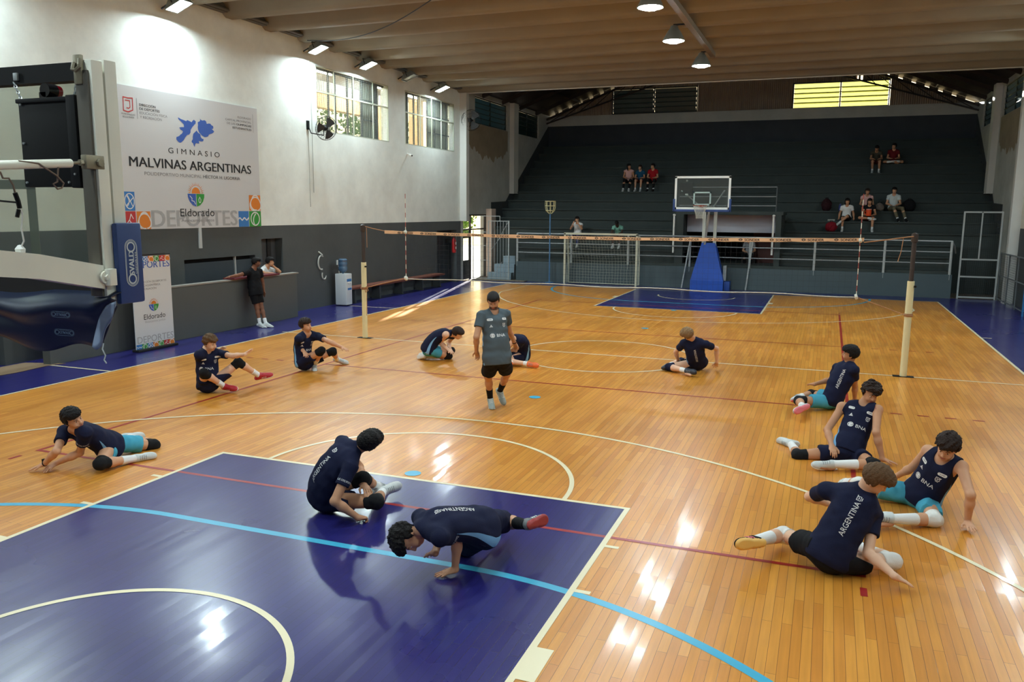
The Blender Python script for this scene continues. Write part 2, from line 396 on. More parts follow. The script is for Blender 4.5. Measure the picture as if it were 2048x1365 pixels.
# ---- ribbed concrete ceiling: trough panels that span from wall to wall
CEIL = mat('ceiling_concrete', (134, 124, 106), .8, var=.16, vscale=1.3, bump=.12, bscale=14)
PER = 1.47; prof = []
y = YH
prof.append((YH, 7.34))
ys = []
k = 0
while y > Y0:
    prof += [(y-.20, 7.34), (y-.30, 7.40), (y-.42, 7.60), (y-.62, 7.70), (y-.98, 7.72), (y-1.18, 7.62), (y-1.32, 7.42), (y-PER+.03, 7.34)]
    y -= PER
b = MB(); n = len(prof)
vs = []
for x in (-XW-.1, XW+.1): vs += [(x, p[0], p[1]) for p in prof]
b.add(vs, [(i, i+1, n+i+1, n+i) for i in range(n-1)])
b.box((-XW-.3, Y0-.3, 7.80), (XW+.3, YH, 7.95))
struct(b.build('ceiling', CEIL, smooth=50))
EDGE = mat('ceiling_edge_white', (214, 214, 204), .6, var=.05)
b = MB(); b.box((-XW, YH, 7.32), (XW, YH+.12, 7.44)); b.cur = 1; b.box((-XW, YH+.0, 7.44), (XW, YH+.05, 9.6))
struct(b.build('trim_9', [EDGE, BEAM]))

# ---- metal roof over the stand, gable wall with louvres
ROOF = mat('dark_roof_sheet', (50, 42, 40), .6, .2, var=.2, vscale=2)
zr = lambda x: 11.35 - .385*abs(x)
b = MB()
NR = 120
for sx in (-1, 1):
    for i in range(1):
        q = [(0, YH, zr(0)), (sx*(XW+.5), YH, zr(XW+.5)), (sx*(XW+.5), YB+.6, zr(XW+.5)), (0, YB+.6, zr(0))]
        b.poly(q)
        b.poly([(p[0], p[1], p[2]+.06) for p in q])
for y in (30.6, 32.8, 35.0, 37.2):
    for sx in (-1, 1):
        b.beam((0, y, zr(0)-.12), (sx*XW, y, zr(XW)-.12), .08, .16)
for x in (-8, -6, -4, -2, 2, 4, 6, 8): b.beam((x, YH, zr(x)-.05), (x, YB, zr(x)-.05), .06, .09)
struct(b.build('ceiling_1', ROOF, smooth=0))
# truss in front of the gable
b = MB(); y = 38.9
for sx in (-1, 1):
    b.beam((0, y, zr(0)-.28), (sx*XW, y, zr(XW)-.22), .06, .1); b.beam((0, y, zr(0)-1.2), (sx*XW, y, zr(XW)-.42), .05, .07)
    for i in range(12):
        x0, x1 = sx*i*.8, sx*(i+1)*.8
        b.beam((x0, y, zr(x0)-.28), (x1, y, zr(0)-1.2+(zr(XW)-.42-zr(0)+1.2)*abs(x1)/XW), .03, .03)
struct(b.build('trim_10', ROOF))
BACKW = wall_mat('back_wall_paint', (60, 65, 72), (190, 192, 186), 7.08, dirt=.05)
wall_with_holes('wall_back', 'y', YB, .25, -XW, XW, 0, 7.57, [], BACKW)
CORR = mat('corrugated_gable_sheet', (168, 150, 132), .55, .3, var=.25, vscale=1.2)
LA = (-6.38, -2.2, 7.58, 8.78); LB = (2.12, 6.20, 7.54, 8.70)
b = MB(); step = .09
x = -9.35
while x < 9.35:
    for (xa, xb, dy0, dy1) in ((x, x+step/2, 0, .03), (x+step/2, x+step, .03, 0)):
        xm = (xa+xb)/2; top = zr(xm) - (.14 if int((x+20)/step) % 6 in (0, 1) and abs(xm) > 2.5 else .005); spans = [(7.53, top)]
        for h in (LA, LB):
            if h[0] < xm < h[1]: spans = [(7.53, h[2]), (h[3], top)]
        if abs(xm-4.95) < .14 and (int(xm/step) % 2): spans = [(7.53, 7.54), (8.7, 8.72), (9.1, top)]
        for z0, z1 in spans:
            b.poly([(xa, YB+.05+dy0, z0), (xb, YB+.05+dy1, z0), (xb, YB+.05+dy1, z1), (xa, YB+.05+dy0, z1)])
    x += step
struct(b.build('wall_back', CORR, smooth=0))

# ---- bleachers: thirteen steps, a walkway and a low front wall
b = MB()
XL, XR = -7.7, 8.05
TUN = (-1.05, 2.25, 2.74)          # opening in the stand: x0, x1, height
def block(x0, y0, z0, x1, y1, z1): b.box((x0, y0, z0), (x1, y1, z1))
def around(y0, y1, ztop, x0=-XW, x1=XW):
    """solid up to ztop, but leave the opening free"""
    if y0 < 33.4:
        block(x0, y0, 0, TUN[0], y1, ztop); block(TUN[1], y0, 0, x1, y1, ztop)
        if ztop > TUN[2]+.05: block(TUN[0], y0, TUN[2], TUN[1], y1, ztop)
        block(TUN[0], y0, 0, TUN[1], y1, .90)
    else: block(x0, y0, 0, x1, y1, ztop)
NS = 13
around(29.55, 30.1, .90, XL, XR)
for k in range(NS):
    y0 = 30.1+.7*k
    x0, x1 = (-8.0, 8.1) if k < 2 else (-XW+.005, XW-.005)
    around(y0, y0+.7, 1.36+.388*k, x0, x1)
    zt_ = 1.36+.388*k
    for q0, q1 in (((x0, TUN[0]-.3), (TUN[1]+.25, x1)) if k < 4 else ((x0, x1),)): block(q0, y0-.06, zt_-.06, q1, y0+.01, zt_+.004)
# platform over the opening
block(TUN[0]-.3, 29.6, TUN[2], TUN[1]+.25, 32.3, TUN[2]+.12)
block(TUN[0]-.3, 29.6, .9, TUN[0], 32.2, TUN[2]); block(TUN[1], 29.6, .9, TUN[1]+.2, 32.2, TUN[2])
struct(b.build('trim_11', CONC, smooth=0))
b = MB(); b.box((XL, 29.4, 0), (XR, 29.55, .80)); struct(b.build('wall_front', mat('front_wall_paint', (74, 88, 92), .7, var=.12, vscale=1.5, bump=.1)))
# room behind the opening
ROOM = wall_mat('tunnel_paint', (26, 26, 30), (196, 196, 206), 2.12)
b = MB(); x0, x1, zt = TUN
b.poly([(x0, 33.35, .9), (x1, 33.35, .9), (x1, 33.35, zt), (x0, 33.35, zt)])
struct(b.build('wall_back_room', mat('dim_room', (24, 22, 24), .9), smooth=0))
b = MB(); b.box((x0+.02, 30.35, 2.08), (x1-.02, 30.45, zt-.01))
struct(b.build('trim_12', mat('lintel_white', (190, 190, 200), .7, var=.05)))
b = MB(); b.box((1.35, 31.5, .9), (2.2, 31.58, 2.1))
struct(b.build('door_1', mat('red_brown_door', (84, 38, 28), .6, var=.2)))

# ---- outside, beyond the doors and windows
GR = mat('outside_paving', (176, 168, 150), .9, var=.2)
b = MB(); b.box((-40, 10, -.25), (-XW-.28, 60, -.02)); struct(b.build('floor_outside', GR))
BEIGE = mat('gallery_beige', (206, 178, 138), .7, var=.05)
b = MB()
b.box((-13.0, 16.0, 4.9), (-XW-.3, 30.0, 5.0))                       # gallery floor
b.box((-13.2, 16.0, 6.38), (-12.9, 30.0, 6.94))                        # beam over its opening
for yy in (26.9, 29.2): b.box((-12.4, yy, 5.0), (-12.0, yy+.5, 7.6))
b.box((-13.2, 27.4, 5.0), (-12.95, 30.0, 7.6))
b.box((-13.2, 15.8, 4.9), (-XW-.3, 16.0, 7.6)); b.cur = 1; b.box((-13.19, 16.0, 6.94), (-12.91, 30.0, 7.3)); b.box((-13.2, 16.0, 7.3), (-XW-.3, 30.0, 7.42))
struct(b.build('wall_gallery', [BEIGE, mat('gallery_soffit', (176, 178, 184), .8)]))
FROST = mat('louvre_backing', (120, 150, 160), .4)

def tree(c, h, r, label, seed, n=2600):
    rr = random.Random(seed); t = thing('tree', label, 'tree', c, 'trees seen through the door and the windows'); c = Vector(c)
    b = MB(); b.tube([c, c+Vector((.1, .1, h*.3)), c+Vector((-.1, .2, h*.75))], [.16, .12, .05], 8); b.build('trunk', mat('bark', (92, 76, 60), .9), t)
    b = MB()
    blobs = [(c+Vector((rr.uniform(-1, 1)*r*.7, rr.uniform(-1, 1)*r*.7, h*rr.uniform(.25, .95))), r*rr.uniform(.35, .6)) for _ in range(9)]
    for i in range(n):
        q, rad = rr.choice(blobs); d = Vector((rr.gauss(0, 1), rr.gauss(0, 1), rr.gauss(0, 1))).normalized()
        p = q + d*rad*rr.uniform(.5, 1); a = Vector((rr.gauss(0, 1), rr.gauss(0, 1), rr.gauss(0, 1))).normalized(); e = a.orthogonal().normalized(); s_ = rr.uniform(.10, .22)
        b.poly([p-a*s_, p+e*s_*.45, p+a*s_, p-e*s_*.45])
    b.build('foliage', mat('leaves', (116, 146, 62), .6, var=.4, vscale=.8), t, smooth=0)
tree((-17.6, 45.5, 0), 4.2, 1.9, 'leafy green tree outside, seen through the open door', 1)
tree((-19.5, 38.5, 0), 9.5, 2.6, 'tall leafy tree outside, seen through the larger grilled window', 2, 1300)
tree((-24.5, 43.5, 0), 10.5, 3.0, 'pale leafy tree outside, farther behind the larger grilled window', 3, 1300)
# ------------------------------------------------------------------ lamps
LENS = mat('lamp_lens', (255, 255, 250), .3, emit=(230, 250, 255), estr=LAMP)
LENS3 = mat('wall_lamp_lens', (255, 255, 250), .3, emit=(230, 250, 255), estr=LAMP*1.35)
HOUS = mat('lamp_housing', (150, 156, 150), .45, .4)
def flood(x, y, z, sx, label, group, lit=True):
    t = thing('flood_light', label, 'flood light', (x, y, z), group)
    n = Vector((sx*.36, 0, -.93)).normalized(); u = Vector((0, 1, 0)); v = n.cross(u)
    c = Vector((x, y, z))
    P = lambda a, b_, d: c + u*a + v*b_ + n*d
    b = MB()
    k1 = [P(a, q, -.16) for a, q in ((-.12,-.15),(.12,-.15),(.12,.15),(-.12,.15))]; k2 = [P(a, q, .015) for a, q in ((-.19,-.25),(.19,-.25),(.19,.25),(-.19,.25))]
    k3 = [P(a, q, .015) for a, q in ((-.165,-.225),(.165,-.225),(.165,.225),(-.165,.225))]; k4 = [P(a, q, -.03) for a, q in ((-.15,-.21),(.15,-.21),(.15,.21),(-.15,.21))]
    b.add(k1+k2+k3+k4, [(0,1,2,3)] + [(i, i+4, (i+1) % 4+4, (i+1) % 4) for i in range(4)] + [(i+4, i+8, (i+1) % 4+8, (i+1) % 4+4) for i in range(4)] + [(i+8, i+12, (i+1) % 4+12, (i+1) % 4+8) for i in range(4)])
    b.build('housing', HOUS, t)
    b = MB(); b.poly([P(a, q, -.012) for a, q in ((-.155,-.215),(.155,-.215),(.155,.215),(-.155,.215))])
    me = b.build('lens', (LENS3 if sx > 0 else LENS) if lit else mat('dead_lens', (150, 158, 150), .2), t, smooth=0)
    if me.data.polygons[0].normal.dot(n) < 0: me.data.flip_normals()
    b = MB(); b.tube([P(-.20, 0, -.03), P(-.21, 0, -.18), P(.21, 0, -.18), P(.20, 0, -.03)], .012, 6); b.cyl(P(0, 0, -.17), (sx*-9.70, y, z-.02), .02)
    b.build('bracket', DARKM, t)
    return t
names = {12.92: 'lit flood light under the ceiling above the gymnasium sign', 18.08: 'lit flood light above the corner of the grilled window, near the sign',
         20.7: 'lit flood light above the middle of the larger grilled window', 25.8: 'lit flood light above the smaller grilled window near the stand'}
for y, s in names.items(): flood(-9.22, y, 7.12 if y < 13 else 7.13, 1, s, 'flood lights along the wall')
flood(-9.25, 23.4, 7.17, 1, 'unlit grey flood light on the pillar between two windows', 'flood lights along the wall', lit=False)
for y in (8.0, 2.6, -3.0): flood(-9.22, y, 7.15, 1, 'lit flood light high on the long wall, nearer than the sign', 'flood lights along the wall')
for y in (-3.0, 2.6, 8.0, 13.6, 19.3, 23.0): flood(9.22, y, 7.15, -1, 'lit flood light high on the wall opposite the sign', 'flood lights along the opposite wall')
BELL = mat('bell_reflector', (150, 158, 152), .35, .5)
def bay(x, y, z, label):
    t = thing('high_bay_lamp', label, 'ceiling lamp', (x, y, z), 'bell lamps below the ceiling duct')
    b = MB(); b.lathe([(.05, .36), (.08, .35), (.10, .29), (.16, .22), (.25, .05), (.27, 0), (.255, 0), (.24, .05)], (x, y, z), 20); b.build('reflector', BELL, t)
    b = MB(); b.lathe([(.0, -.05), (.12, -.04), (.22, 0), (.235, .03), (.0, .03)], (x, y, z), 20); b.build('glass_bowl', LENS2, t)
    b = MB(); b.cyl((x, y, z+.34), (x, y, z+.395), .02); b.box((x-.02, y-.02, z+.36), (.5995, y+.02, z+.395)); b.build('stem', DARKM, t)
    return t
LENS2 = mat('bowl_lens', (255, 255, 250), .3, emit=(230, 250, 255), estr=LAMP*.75)
for x, y, s in ((.43, 15.45, 'lit bell lamp on the ceiling duct, largest of the three in view'), (.29, 18.9, 'lit bell lamp on the ceiling duct, between two others'), (.42, 22.55, 'lit bell lamp at the far end of the ceiling duct')):
    bay(x, y, 6.90, s)
for y in (11.6, 7.8, 4.0, .2, -4): bay(.42, y, 6.90, 'lit bell lamp on the near part of the ceiling duct')
b = MB(); b.box((.60, -6, 7.20), (.74, 23.0, 7.33)); d = b.build('cable_duct', mat('duct_grey', (128, 116, 100), .6, var=.1))
tag(d, 'long grey metal duct under the ceiling carrying the bell lamps', 'duct')
b = MB()
P0, P1 = Vector((-9.3, 17.7, 7.30)), Vector((-2.6, 13.3, 7.30))
b.tube([P0.lerp(P1, i/16) - Vector((0, 0, .42*math.sin(math.pi*i/16))) for i in range(17)], .012, 5)
tag(b.build('ceiling_cable', DARKM), 'thin dark cable sagging below the ribbed ceiling', 'cable')

# ------------------------------------------------------------------ windows in the left wall
PANE = glass_mat('window_glass', (235, 240, 238), .06, .06)
WFR = mat('window_frame_grey', (84, 86, 84), .5); GRW = mat('grille_cream', (190, 196, 178), .5)
WIRE = mat('grille_wire', (150, 156, 150), .5)
BLIND = mat('sliding_panel_grey', (206, 196, 176), .7, var=.05)
def hall_window(name, W, verts, xs, blinds, label):
    y0, y1, z0, z1 = W
    t = struct(thing(name, label, 'window', (-XW, (y0+y1)/2, z0)))
    b = MB(); x = -XW-.02
    for q in ((y0, y0+.03), (y1-.03, y1)): b.box((x-.03, q[0], z0), (x+.02, q[1], z1))
    for q in ((z0, z0+.03), (z1-.03, z1), (6.12, 6.16)): b.box((x-.03, y0, q[0]), (x+.02, y1, q[1]))
    for v in verts: b.box((x-.01, v-.014, z0), (x+.02, v+.014, z1))
    b.build('security_grille', GRW, t)
    b = MB()
    for i in range(1, int((z1-z0)/.052)): b.box((x-.006, y0, z0+i*.052), (x, y1, z0+i*.052+.0032))
    for i in range(1, int((y1-y0)/.104)): b.box((x-.006, y0+i*.104, z0), (x, y0+i*.104+.0025, z1))
    b.build('wire_mesh', WIRE, t)
    b = MB(); xi = -9.90
    for v, wd in xs: b.box((xi-.03, v-wd/2, z0), (xi+.02, v+wd/2, z1))
    b.box((xi-.03, y0, z0), (xi+.02, y1, z0+.05)); b.box((xi-.03, y0, z1-.06), (xi+.02, y1, z1))
    for (a, c) in blinds:
        for zz in (5.62, 6.22): b.box((xi-.02, a, zz), (xi+.01, c, zz+.045))
    b.build('window_frame', WFR, t)
    b = MB()
    for (a, c) in blinds: b.box((xi-.05, a, z0+.02), (xi-.035, c, z1-.02))
    if blinds: b.build('sliding_panel', BLIND, t)
    b = MB(); b.box((xi-.012, y0, z0), (xi-.006, y1, z1)); b.build('pane', PANE, t)
    return t
hall_window('window_1', W1, (19.55, 20.6, 21.75), ((19.53, .04), (19.88, .05), (20.56, .05), (20.88, .04), (21.37, .10), (22.30, .12)), ((21.37, 22.3),), 'wide grilled window, the larger of two high in the white wall')
hall_window('window_2', W2, (25.0, 25.9, 26.7), ((24.4, .04), (24.86, .04), (25.20, .03), (25.92, .05), (26.52, .04), (27.5, .05)), ((23.9, 24.4), (25.92, 27.75)), 'grilled window of grey panels beside the stand')
for (a, c), q in (((-1, 1), 0),): pass
for nm_, W_ in (('window_9', W1), ('window_10', W2)):
    t = struct(thing(nm_, 'plain window high on the wall opposite the sign', 'window', (XW, (W_[0]+W_[1])/2, W_[2])))
    b = MB()
    for q in np.linspace(W_[0], W_[1]-.05, 4): b.box((XW+.1, q, W_[2]), (XW+.15, q+.05, W_[3]))
    for q in (W_[2], 5.9, W_[3]-.05): b.box((XW+.1, W_[0], q), (XW+.15, W_[1], q+.05))
    b.build('window_frame', WFR, t); b = MB(); b.box((XW+.12, W_[0], W_[2]), (XW+.126, W_[1], W_[3])); b.build('pane', PANE, t)
# louvres
LOUV = mat('dark_green_louvre', (26, 50, 46), .35); LOUB = mat('blue_grey_louvre', (66, 104, 116), .3)
m = bpy.data.materials.new('lit_louvre'); m.use_nodes = True; nt = m.node_tree; nt.nodes.remove(nt.nodes['Principled BSDF'])
tr = nt.nodes.new('ShaderNodeBsdfTranslucent'); tr.inputs[0].default_value = lin((180, 182, 132)); df = nt.nodes.new('ShaderNodeBsdfDiffuse'); df.inputs[0].default_value = lin((170, 165, 110))
mxs = nt.nodes.new('ShaderNodeMixShader'); mxs.inputs[0].default_value = .2; nt.links.new(tr.outputs[0], mxs.inputs[1]); nt.links.new(df.outputs[0], mxs.inputs[2]); nt.links.new(mxs.outputs[0], nt.nodes['Material Output'].inputs[0])
LLIT = m
def louvre(name, axis, pos, u0, u1, z0, z1, n, m, label, off=.1):
    t = struct(thing(name, label, 'window', (pos, u0, z0) if axis == 'x' else (u0, pos, z0)))
    def bx(b, a0, a1, zz0, zz1, d0, d1):
        lo, hi = sorted((pos+d0, pos+d1))
        if axis == 'x': b.box((lo, a0, zz0), (hi, a1, zz1))
        else: b.box((a0, lo, zz0), (a1, hi, zz1))
    s = 1 if (axis == 'y' or pos > 0) else -1
    b = MB()
    for a0, a1 in ((u0, u0+.05), (u1-.05, u1), ((u0+u1)/2-.03, (u0+u1)/2+.03)): bx(b, a0, a1, z0, z1, -.03*s, .06*s)
    for q in ((z0, z0+.05), (z1-.05, z1)): bx(b, u0, u1, q[0], q[1], -.03*s, .06*s)
    for i in range(1, n): bx(b, u0, u1, z0+.04+(z1-z0-.1)/n*i, z0+.07+(z1-z0-.1)/n*i, -.045*s, -.025*s)
    b.build('louvre_frame', mat('louvre_frame_dark', (20, 34, 32), .5), t)
    h = (z1-z0-.1)/n
    for i in range(n):
        b = MB(); zc = z0+.05+h*i
        for a0, a1 in ((u0+.06, (u0+u1)/2-.04), ((u0+u1)/2+.04, u1-.06)):
            q = []
            for dd, zz in ((-.02, zc+h*.96), (.05, zc-.03)):
                for th in (0, .012): q.append((dd*s+th*s, zz))
            p0, p1, p2, p3 = q
            vs = []
            for a in (a0, a1):
                for (d_, z_) in (p0, p1, p3, p2): vs.append((pos+d_, a, z_) if axis == 'x' else (a, pos+d_, z_))
            b.add(vs, [(0,1,2,3),(7,6,5,4),(0,4,5,1),(1,5,6,2),(2,6,7,3),(3,7,4,0)])
        b.build('slat', m, t, smooth=0)
    return t
louvre('window_3', 'x', -XW-.1, LV1[0], LV1[1], LV1[2], LV1[3], 5, LOUB, 'blue grey louvre window with a brown stained wall below it')
louvre('window_4', 'x', -XW-.1, LV2[0], LV2[1], LV2[2], LV2[3], 5, LOUV, 'small dark louvre window beside the top of the stand')
louvre('window_5', 'x', XW+.1, LV1[0], LV1[1], LV1[2], LV1[3], 5, LOUB, 'blue grey louvre window on the wall opposite the sign')
louvre('window_6', 'x', XW+.1, LV2[0], LV2[1], LV2[2], LV2[3], 5, LOUB, 'far louvre window beside the lit gap of the roof')
louvre('window_7', 'y', YB+.05, LA[0], LA[1], LA[2], LA[3], 5, LOUV, 'dark green louvre window in the corrugated gable')
louvre('window_8', 'y', YB+.05, LB[0], LB[1], LB[2], LB[3], 5, LLIT, 'louvre window glowing yellow green with daylight')

# ------------------------------------------------------------------ doors and the counter at the left wall
DGR = mat('counter_grey', (88, 91, 88), .6, var=.08, vscale=1.5, bump=.1)
b = MB(); b.box((-9.14, 11.95, 0), (-9.0, 16.45, 1.15)); b.cur = 1; b.box((-9.17, 11.93, 1.15), (-8.97, 16.5, 1.18))
struct(b.build('wall_counter', [DGR, mat('counter_edge', (150, 146, 138), .5, var=.1)]))
b = MB(); b.box((-9.18, 8.95, 0), (-9.0, 11.05, 1.72)); b.cur = 1; b.box((-9.2, 8.95, 1.72), (-8.98, 11.1, 1.75)); struct(b.build('wall_counter', [DGR, mat('counter_edge', (150, 146, 138))]))
b = MB(); b.box((-9.16, 11.08, 0), (-9.06, 11.93, 1.9)); struct(b.build('door_2', mat('black_door', (16, 17, 18), .5)))
b = MB(); b.box((-9.98, D1[0]-.3, 0), (-9.94, D1[1]+.3, 2.1)); b.cur = 1; b.box((-9.94, 16.45, 0), (-9.90, 16.60, 2.06)); struct(b.build('door_3', [mat('door_grey', (72, 74, 76), .5), mat('door_dark', (34, 36, 38), .5)]))
b = MB(); b.box((-9.98, D2[0]-.1, 0), (-9.94, D2[1]+.1, 2.1)); struct(b.build('door_4', mat('door_dark2', (46, 50, 52), .5)))
b = MB(); b.box((-9.86, NI[0], NI[2]), (-9.82, NI[1], NI[3]-.10)); b.cur = 2; b.box((-9.97, NI[0]-.1, NI[2]-.1), (-9.88, NI[1]+.1, NI[3]+.1)); b.cur = 1; b.box((-9.84, 15.0, NI[2]), (-9.78, 15.03, NI[3])); struct(b.build('door_5', [mat('shutter_blue_grey', (70, 78, 84), .5, var=.05), WHITE, BLACK]))
b = MB(); b.box((-9.99, DL[0], 0), (-9.95, DL[1], 2.0)); struct(b.build('door_6', mat('black_door', (16, 17, 18), .5)))
b = MB(); b.bbox((-9.20, 13.85, 1.185), (-8.86, 15.55, 1.225), .008)
tag(b.build('board', mat('maroon_board', (104, 34, 44), .5, var=.1)), 'maroon board lying along the counter top beside a man in black', 'board')
t = thing('poster', 'narrow orange notice on the wall inside the doorway behind the counter', 'poster', (-9.93, 15.98, 1.3))
b = MB(); b.box((-9.935, 15.99, 1.25), (-9.93, 16.24, 1.93)); b.build('sheet', mat('orange_paper', (224, 146, 62), .6), t)
b = MB()
for i, ww in enumerate((.2, .16, .19, .13, .2)): b.box((-9.9295, 16.01, 1.82-i*.12), (-9.9285, 16.01+ww, 1.86-i*.12))
b.build('print', mat('brown_ink', (96, 44, 20), .6), t)
b = MB(); b.box((-9.70, 13.66, 1.91), (-9.66, 13.74, 2.385)); tag(b.build('conduit', mat('conduit_white', (190, 194, 192), .5)), 'short white cable conduit on the grey wall below the sign', 'conduit')
b = MB(); b.box((-9.72, 8.55, 1.3), (-9.66, 10.9, 1.38)); b.cur = 1; b.box((-9.72, 9.4, 1.05), (-9.67, 10.9, 1.28))
tag(b.build('shelf', [WHITE, mat('red_brown_front', (96, 40, 36), .5, var=.4, vscale=9)]), 'wall shelf with a red brown front behind the near backboard', 'shelf')
b = MB(); rr = random.Random(5)
pts = [(-9.45+rr.uniform(-.06,.06), 7.9), (-9.30, 8.7), (-9.08, 9.14), (-9.4, 9.3), (-10.0, 9.2), (-10.2, 8.0)]
b.prism([(-8.86, 9.15, .004), (-8.98, 8.9, .004), (-8.9, 8.2, .004), (-9.0, 7.4, .004), (-9.6, 7.4, .004), (-9.6, 8.9, .004)], (0, 0, .006))
tag(b.build('floor_mat', mat('cardboard', (136, 112, 86), .9, var=.2)), 'worn brown cardboard mat at the doorway on the blue floor', 'mat')
b = MB(); b.lathe([(.12, 0), (.16, .02), (.18, .26), (.19, .28), (.17, .28), (.15, .04)], (-8.78, 7.55, 0), 20)
tag(b.build('bucket', mat('bright_blue_plastic', (30, 120, 214), .4)), 'bright blue plastic bucket at the edge of the court', 'bucket')

# ------------------------------------------------------------------ the large sign
SW = mat('sign_vinyl', (206, 206, 206), .45)
INK = mat('black_ink', (24, 24, 26), .6); GINK = mat('grey_ink', (120, 120, 122), .6); LGI = mat('light_grey_ink', (168, 168, 168), .6)
BINK = mat('blue_ink', (60, 96, 178), .6); OINK = mat('orange_ink', (222, 128, 42), .6); GRINK = mat('green_ink', (52, 150, 58), .6); RINK = mat('red_ink', (190, 52, 54), .6); WINK = mat('white_ink', (226, 226, 224), .6); TINK = mat('tile_blue_ink', (58, 122, 190), .6)
sign = thing('gymnasium_sign', 'large white sign reading GIMNASIO MALVINAS ARGENTINAS on the white wall', 'sign', (-XW, 13.73, 2.39))
b = MB(); b.box((-XW, 11.5, 2.385), (-XW+.03, 15.94, 5.34)); b.build('panel', SW, sign)
XS = -XW+.032
class Flat:
    """collects flat graphics on the plane x = xp; u runs along +y, v along +z"""
    def __init__(s, xp, par=None): s.x = xp; s.b = MB(); s.par = par; s.alt = 0
    def P(s, u, v, k=0): return (s.x+k*.0008, u, v)
    def poly(s, pts, m, k=0): s.b.cur = m; s.b.poly([s.P(u, v, k) for u, v in pts])
    def rect(s, u0, v0, u1, v1, m, k=0): s.poly([(u0,v0),(u1,v0),(u1,v1),(u0,v1)], m, k)
    def stroke(s, pts, w, m, k=0):
        for (a, c) in zip(pts, pts[1:]):
            a = Vector(a); c = Vector(c); d = (c-a); 
            if d.length < 1e-6: continue
            d.normalize(); n = Vector((-d.y, d.x))*w/2; a = a-d*w*.3; c = c+d*w*.3; s.alt = (s.alt+1) % 3
            s.poly([a-n, c-n, c+n, a+n], m, k+.28*s.alt)
    def arc(s, c, r, a0, a1, w, m, k=0, n=18, ry=None):
        ry = ry or r
        s.stroke([(c[0]+r*math.cos(R(a0+(a1-a0)*i/n)), c[1]+ry*math.sin(R(a0+(a1-a0)*i/n))) for i in range(n+1)], w, m, k)
    def disc(s, c, r, m, k=0, n=24, a0=0, a1=360, ry=None):
        ry = ry or r
        s.poly([(c[0]+r*math.cos(R(a0+(a1-a0)*i/n)), c[1]+ry*math.sin(R(a0+(a1-a0)*i/n))) for i in range(n + (0 if a1-a0 == 360 else 1))], m, k)
    def text(s, body, u, v, cap, m, width=None, bold=0, align='l', spacing=1.0, k=0):
        if s.par is not None:
            b = MB(); put_text(b, body, s.P(u, v, k), (0,1,0), (0,0,1), cap, width, bold*.95, align, spacing); b.build('lettering', INKS[m], s.par, smooth=0); return
        s.b.cur = m; put_text(s.b, body, s.P(u, v, k), (0,1,0), (0,0,1), cap, width, bold, align, spacing)
INKS = [INK, GINK, LGI, BINK, OINK, GRINK, RINK, WINK, TINK]
def logo(F, cu, cv, s):
    """sun over a half round shield, s = half width"""
    F.disc((cu, cv), .52*s, 4, 1, 20, 0, 180)
    F.arc((cu, cv), .60*s, 0, 180, .05*s, 7, 2)
    for i in range(15):
        a = R(6+168*i/14); w_ = R(3.6)
        F.poly([(cu+.66*s*math.cos(a-w_), cv+.66*s*math.sin(a-w_)), (cu+(1.08 if i % 2 else .98)*s*math.cos(a), cv+(1.0 if i % 2 else .92)*s*math.sin(a)), (cu+.66*s*math.cos(a+w_), cv+.66*s*math.sin(a+w_))], 4, 1)
    F.poly([(cu-s, cv-.03*s), (cu-.98*s, cv-.3*s), (cu-.8*s, cv-.68*s), (cu-.45*s, cv-.98*s), (cu-.03*s, cv-1.12*s), (cu-.03*s, cv-.03*s)], 3, 1)
    F.poly([(cu+.03*s, cv-.03*s), (cu+.03*s, cv-1.12*s), (cu+.45*s, cv-.98*s), (cu+.8*s, cv-.68*s), (cu+.98*s, cv-.3*s), (cu+s, cv-.03*s)], 5, 1)
    F.stroke([(cu-.75*s, cv-.2*s), (cu-.5*s, cv-.42*s), (cu-.55*s, cv-.6*s), (cu-.28*s, cv-.66*s), (cu-.12*s, cv-.9*s)], .06*s, 7, 2)
    F.poly([(cu+.42*s, cv-.25*s), (cu+.26*s, cv-.5*s), (cu+.30*s, cv-.72*s), (cu+.42*s, cv-.82*s), (cu+.54*s, cv-.72*s), (cu+.58*s, cv-.5*s)], 7, 2)
    F.poly([(cu+.42*s, cv-.34*s), (cu+.32*s, cv-.52*s), (cu+.35*s, cv-.68*s), (cu+.42*s, cv-.75*s), (cu+.49*s, cv-.68*s), (cu+.52*s, cv-.5*s)], 5, 3)
